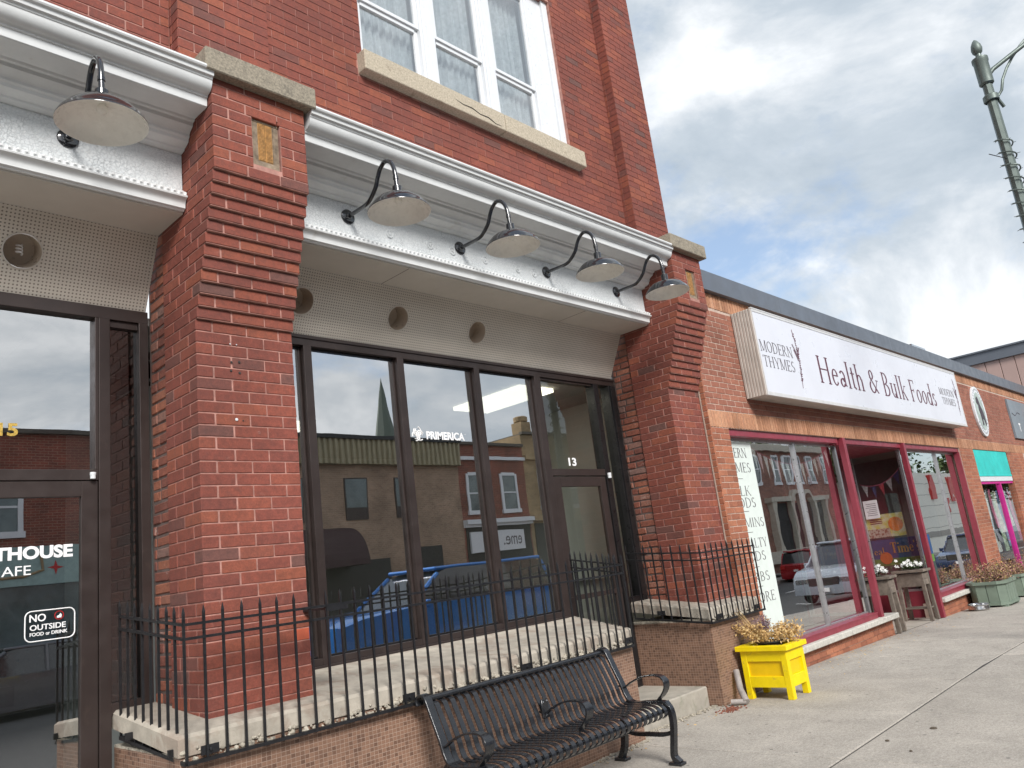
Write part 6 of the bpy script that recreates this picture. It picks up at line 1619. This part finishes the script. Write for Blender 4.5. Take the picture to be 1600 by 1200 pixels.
# bank with arched stone doorway
F_ = block('bank_building', 'dark red brick bank with stone columns and arched doorways across the street', 44.5, 57.5, 7.3, 'wall_bank', cop=(.5,.47,.4))
MT['bankstone'] = mat('bank_limestone', (.52,.48,.40), .8, var=.15)
for x in (45.4, 48.2, 50.0, 51.7, 53.6, 56.0): sash(F_, x, x + .95, 4.9, 6.7)
q = M()
for x in (46.9, 49.6, 51.2, 53.0, 54.9): q.box((x - .22, OY, 0), (x + .22, OY + .35, 3.7))
q.box((46.5, OY, 3.7), (50.0, OY + .4, 4.0)); q.box((52.6, OY, 3.7), (55.3, OY + .4, 4.0)); q.box((44.5, OY, 6.95), (57.5, OY + .35, 7.3))
for cx in (50.4, 52.1):
    for k in range(12):
        a0, a1 = math.pi*k/12, math.pi*(k+1)/12
        q.prism([(cx + .85*math.cos(a0), 3.6 + .85*math.sin(a0)), (cx + .85*math.cos(a1), 3.6 + .85*math.sin(a1)), (cx + .60*math.cos(a1), 3.6 + .60*math.sin(a1)), (cx + .60*math.cos(a0), 3.6 + .60*math.sin(a0))], OY, OY + .38, 'Y')
q.build('stone_trim', MT['bankstone'], F_)
q = M()
for a, b in ((47.2, 49.3), (49.85, 51.0), (51.45, 52.75), (53.25, 54.6)): q.box((a, OY, .3), (b, OY + .03, 3.6))
q.build('dark_openings', MT['dark'], F_)
q = M(); q.box((44.7, OY, 0), (57.3, OY + .5, .7)); q.build('stone_base', MT['bankstone'], F_)
H_ = thing('white_building', 'low white block-walled building with red signs across the street', 'building', (78, OY, 0))
q = M(); q.box((66, OY - 12, -1.6), (95, OY, 5.6)); q.build('wall', mat('white_block', (.84,.81,.72), .8, var=.06), H_)
q = M()
for z in (0.6, 1.6, 2.6, 3.6, 4.6): q.box((66, OY - .002, z), (95, OY + .012, z + .04))
q.box((66, OY, -.2), (95, OY + .04, .3)); q.build('wall_joints', MT['kerb'], H_)
q = M(); q.box((79.5, OY, 3.2), (80.6, OY + .2, 5.4)); q.box((85.5, OY, 2.8), (86.8, OY + .2, 5.2)); q.box((83.5, OY, 1.8), (84.6, OY + .1, 3.2)); q.build('red_sign', mat('bright_red', (.55,.03,.03), .5), H_)
q = M(); q.box((58.8, OY + 1.3, -.5), (58.95, OY + 1.45, 3.5)); q.box((57.9, OY + 1.2, 3.3), (59.9, OY + 1.5, 4.9), 1); q.box((57.9, OY + 1.2, 4.9), (59.9, OY + 1.5, 5.4), 2); q.box((57.9, OY + 1.2, 2.6), (59.9, OY + 1.5, 3.3), 2)
o = q.build('pylon_sign', [MT['pole'], mat('sign_red', (.65,.02,.03), .5), MT['upvc']]); tag(o, 'red and white roadside pylon sign beyond the bank', 'sign')
# church spire
SPI = thing('church_spire', 'green pointed church spire rising behind the far roofs', 'spire', (69, -80, 0))
q = M(); q.lathe([(0, 31.5), (.25, 30), (1.9, 20.2), (2.2, 18.5)], (69.8, -79, 0), 8); q.build('spire', mat('copper_green_roof', (.10,.125,.10), .7, var=.2), SPI)
q = M(); q.box((67.4, -81.4, -2), (72.2, -76.6, 18.5)); q.build('tower', MT['wall_red'], SPI)
# chimney with metal flue behind the corrugated building
q = M(); q.box((15.7, OY - 3.6, 6.9), (16.5, OY - 3., 8.1)); o = q.build('chimney_stack', MT['wall_red']); tag(o, 'red brick chimney with a metal flue on the far roof', 'chimney')
q = M(); q.tube([(16.1, OY - 3.3, 8.1), (16.1, OY - 3.3, 9.8)], .14, 12); q.tube([(16.1, OY - 3.3, 9.75), (16.1, OY - 3.3, 9.95)], .24, 12); q.build('flue', MT['steel'], o)
# trees beyond
def tree(x, y, h, r, label, seed):
    G = thing('tree', label, 'tree', (x, y, GX(x) - .2), 'green trees beyond the white building'); rg = random.Random(seed); q = M(); q.tube([(x, y, GX(x) - .3), (x + .1, y, h*.35), (x, y + .1, h*.7)], [.25, .18, .08], 8)
    for k in range(7):
        a = rg.uniform(0, 6.28); q.tube([(x, y, h*.38), (x + r*.6*math.cos(a), y + r*.6*math.sin(a), h*(.55 + .3*rg.random()))], [.1, .03], 5)
    q.build('trunk', MT['bark'], G); q = M()
    cl = [(x + rg.gauss(0, r*.6), y + rg.gauss(0, r*.5), h*.7 + rg.gauss(0, h*.13)) for _ in range(60)]
    for c in cl:
        for k in range(70):
            p = Vector(c) + Vector((rg.gauss(0, r*.17), rg.gauss(0, r*.17), rg.gauss(0, r*.15))); s = rg.uniform(.25, .55)
            u = Vector((rg.gauss(0, 1), rg.gauss(0, 1), rg.gauss(0, 1))).normalized(); v = u.cross(Vector((0, 0, 1))).normalized(); q.add([p, p + u*s + v*s*.5, p + u*s*1.6, p + u*s - v*s*.5], [(0, 1, 2, 3)])
    q.build('crown', MT['treeleaf'], G, kind='stuff', fix=False)
for k, (x, y, h, r) in enumerate(((62, -20, 9, 3.6), (68, -28, 10.5, 4.2), (80, -30, 11, 4.5), (92, -30, 11, 4.8), (104, -26, 10, 4.5), (112, -16, 9, 4))): tree(x, y, h, r, 'leafy green tree across the street, %s tree counting away from the bank building' % ('first', 'second', 'third', 'fourth', 'fifth', 'sixth')[k], 40 + k)

# ---------------------------------------------------------------- parked cars
def car(name, label, x, y, col, prof, wid, cab, heading=-1, wheels=(.75, 3.4), wr=.33, H=.0, lights=True, group=None, truck=False):
    """prof: body side outline (s,z) from the nose backwards; cab: roof outline; heading -1 = nose towards -x"""
    G = thing(name, label, 'car' if not truck else 'pickup truck', (x, y, GX(x) - .14), group); z0 = GX(x) - .14
    S = (lambda s: x + s) if heading < 0 else (lambda s: x - s)
    pm = mat('paint_' + name, col, .25, .3, var=.03, coat=.8, rvar=.03)
    q = M(); n = len(prof); secs = []
    for (off, ins) in ((-wid/2, .06), (-wid/2 + .05, 0), (wid/2 - .05, 0), (wid/2, .06)):
        secs.append([(S(s + (ins if s < 1 else -ins) * (1 if abs(off) > wid/2 - .01 else 0)), y + off, z0 + z - (ins*.3 if abs(off) > wid/2 - .01 and z > .5 else 0)) for s, z in prof])
    vs = [v for sc in secs for v in sc]; fs = []
    for i in range(3):
        for k in range(n): k2 = (k + 1) % n; fs.append((i*n+k, i*n+k2, (i+1)*n+k2, (i+1)*n+k))
    fs += [tuple(range(n)), tuple(range(4*n - 1, 3*n - 1, -1))]
    q.add(vs, fs); q.build('body', pm, G, smooth=35)
    # cabin: glass body with painted roof and pillars
    n = len(cab); lo = [(S(s), z0 + z) for s, z in cab]; q = M(); t0, t1 = wid/2 - .06, wid/2 - .20
    zb = cab[0][1]; ztp = max(z for s, z in cab)
    def yy(z): f_ = (z - zb)/(ztp - zb); return t0 + (t1 - t0)*f_
    vs = [(S(s), y - yy(z), z0 + z) for s, z in cab] + [(S(s), y + yy(z), z0 + z) for s, z in cab]
    fs = [tuple(range(n)), tuple(range(2*n - 1, n - 1, -1))] + [(k, (k+1) % n, n + (k+1) % n, n + k) for k in range(n)]
    q.add(vs, fs); q.build('windows', MT['carglass'], G)
    q = M(); top = [(s, z) for s, z in cab if z > ztp - .12]; s0, s1 = top[0][0], top[-1][0]
    q.cbox((min(S(s0), S(s1)) - .03, y - t1 - .02, z0 + ztp - .05), (max(S(s0), S(s1)) + .03, y + t1 + .02, z0 + ztp + .03), .03)
    for (a, b) in ((cab[0], cab[1]), (cab[-1], cab[-2])):
        for sg in (-1, 1): q.tube([(S(a[0]), y + sg*yy(a[1]), z0 + a[1]), (S(b[0]), y + sg*(yy(b[1]) + .01), z0 + b[1])], .045, 6)
    ms = (cab[1][0] + cab[-2][0])/2
    for sg in (-1, 1): q.tube([(S(ms), y + sg*(yy(zb) + .01), z0 + zb), (S(ms), y + sg*(yy(ztp) + .01), z0 + ztp)], .045, 6)
    q.build('roof', pm, G)
    for s in wheels:
        for sg in (-1, 1):
            q = M(); yo = y + sg*(wid/2 - .11); q.lathe([(wr*.6, -.1), (wr*.95, -.1), (wr, -.06), (wr, .06), (wr*.95, .1), (wr*.6, .1)], (S(s), yo, z0 + wr), 22, 'Y'); wh = q.build('wheel', MT['plastic'], G, smooth=40)
            q = M(); q.lathe([(0, -.06), (wr*.6, -.08), (wr*.62, -.08), (wr*.62, .08), (wr*.6, .08), (0, .06)], (S(s), yo, z0 + wr), 22, 'Y'); q.build('rim', MT['alu'], wh)
    L = max(s for s, z in prof); nz = prof[2][1]
    for sg in (-1, 1):
        q = M(); a = (S(.02), y + sg*(wid/2 - .28), z0 + .66); q.cbox((a[0] - .04, a[1] - .17, a[2] - .08), (a[0] + .10, a[1] + .17, a[2] + .08), .02); q.build('headlight', MT['steel'], G)
        q = M(); a = (S(L - .03), y + sg*(wid/2 - .22), z0 + .85); q.cbox((a[0] - .05, a[1] - .15, a[2] - .10), (a[0] + .05, a[1] + .15, a[2] + .10), .02); q.build('tail_light', MT['taillight'], G)
        q = M(); a = (S(cab[0][0] + .35), y + sg*(wid/2 + .05), z0 + zb + .05); q.cbox((a[0] - .06, a[1] - .09, a[2] - .06), (a[0] + .05, a[1] + .09, a[2] + .08), .02); q.build('mirror', pm, G)
    q = M(); q.cbox((S(0) - .02, y - .45, z0 + .52), (S(0) + .02, y + .45, z0 + .74), .01); q.build('grille', MT['plastic'], G)
    q = M(); q.box((S(0) - .035, y - .15, z0 + .36), (S(0) + .035, y + .15, z0 + .47)); q.box((S(L) - .03, y - .15, z0 + .6), (S(L) + .03, y + .15, z0 + .71)); q.build('number_plate', MT['vinylwhite'], G)
    return G
suv = [(.0, .30), (-.02, .55), (.04, .80), (.35, .93), (1.15, 1.03), (2.6, 1.05), (4.35, 1.05), (4.5, .95), (4.55, .5), (4.5, .28), (3.9, .22), (.5, .22)]
suvc = [(1.05, 1.0), (1.75, 1.58), (2.1, 1.66), (3.6, 1.66), (4.1, 1.55), (4.4, 1.0)]
sed = [(.0, .28), (-.02, .5), (.06, .70), (.4, .80), (1.2, .88), (3.6, .93), (4.5, .90), (4.62, .8), (4.65, .45), (4.6, .25), (4, .2), (.5, .2)]
sedc = [(1.05, .86), (1.85, 1.36), (2.2, 1.43), (3.0, 1.42), (3.35, 1.36), (4.05, .88)]
trk = [(.0, .42), (-.03, .80), (.03, 1.12), (.5, 1.22), (1.7, 1.30), (3.6, 1.32), (5.9, 1.32), (6.0, 1.2), (6.0, .6), (5.9, .42), (5.3, .38), (.6, .38)]
trkc = [(1.7, 1.26), (2.55, 1.86), (2.95, 1.97), (5.4, 1.96), (5.7, 1.88), (5.9, 1.26)]
car('parked_car', 'bright blue large SUV parked at the kerb behind the camera, reflected in window 13', 8.1, -2.2, (.01,.17,.55), trk, 1.95, trkc, wheels=(1.0, 4.9), wr=.40)
car('parked_car', 'silver SUV parked at the kerb, reflected in the left red-framed window', 22.2, 0.0, (.33,.37,.42), suv, 1.82, suvc, wheels=(.85, 3.6))
car('parked_car', 'dark blue sedan parked at the kerb, reflected in the right red-framed window', 35.3, 0.0, (.02,.04,.11), sed, 1.76, sedc, wheels=(.85, 3.6), wr=.31)
car('parked_car', 'red SUV parked across the street near the bank doorway', 45.0, -9.2, (.42,.01,.02), suv, 1.82, suvc, heading=1, wheels=(.85, 3.6))
car('parked_car', 'red car parked across the street behind the red SUV', 51.0, -9.2, (.38,.01,.02), sed, 1.76, sedc, heading=1, wheels=(.85, 3.6), wr=.31)
car('parked_car', 'grey car parked across the street opposite the brick building', 3.0, -9.2, (.12,.12,.13), sed, 1.76, sedc, wheels=(.85, 3.6), wr=.31)
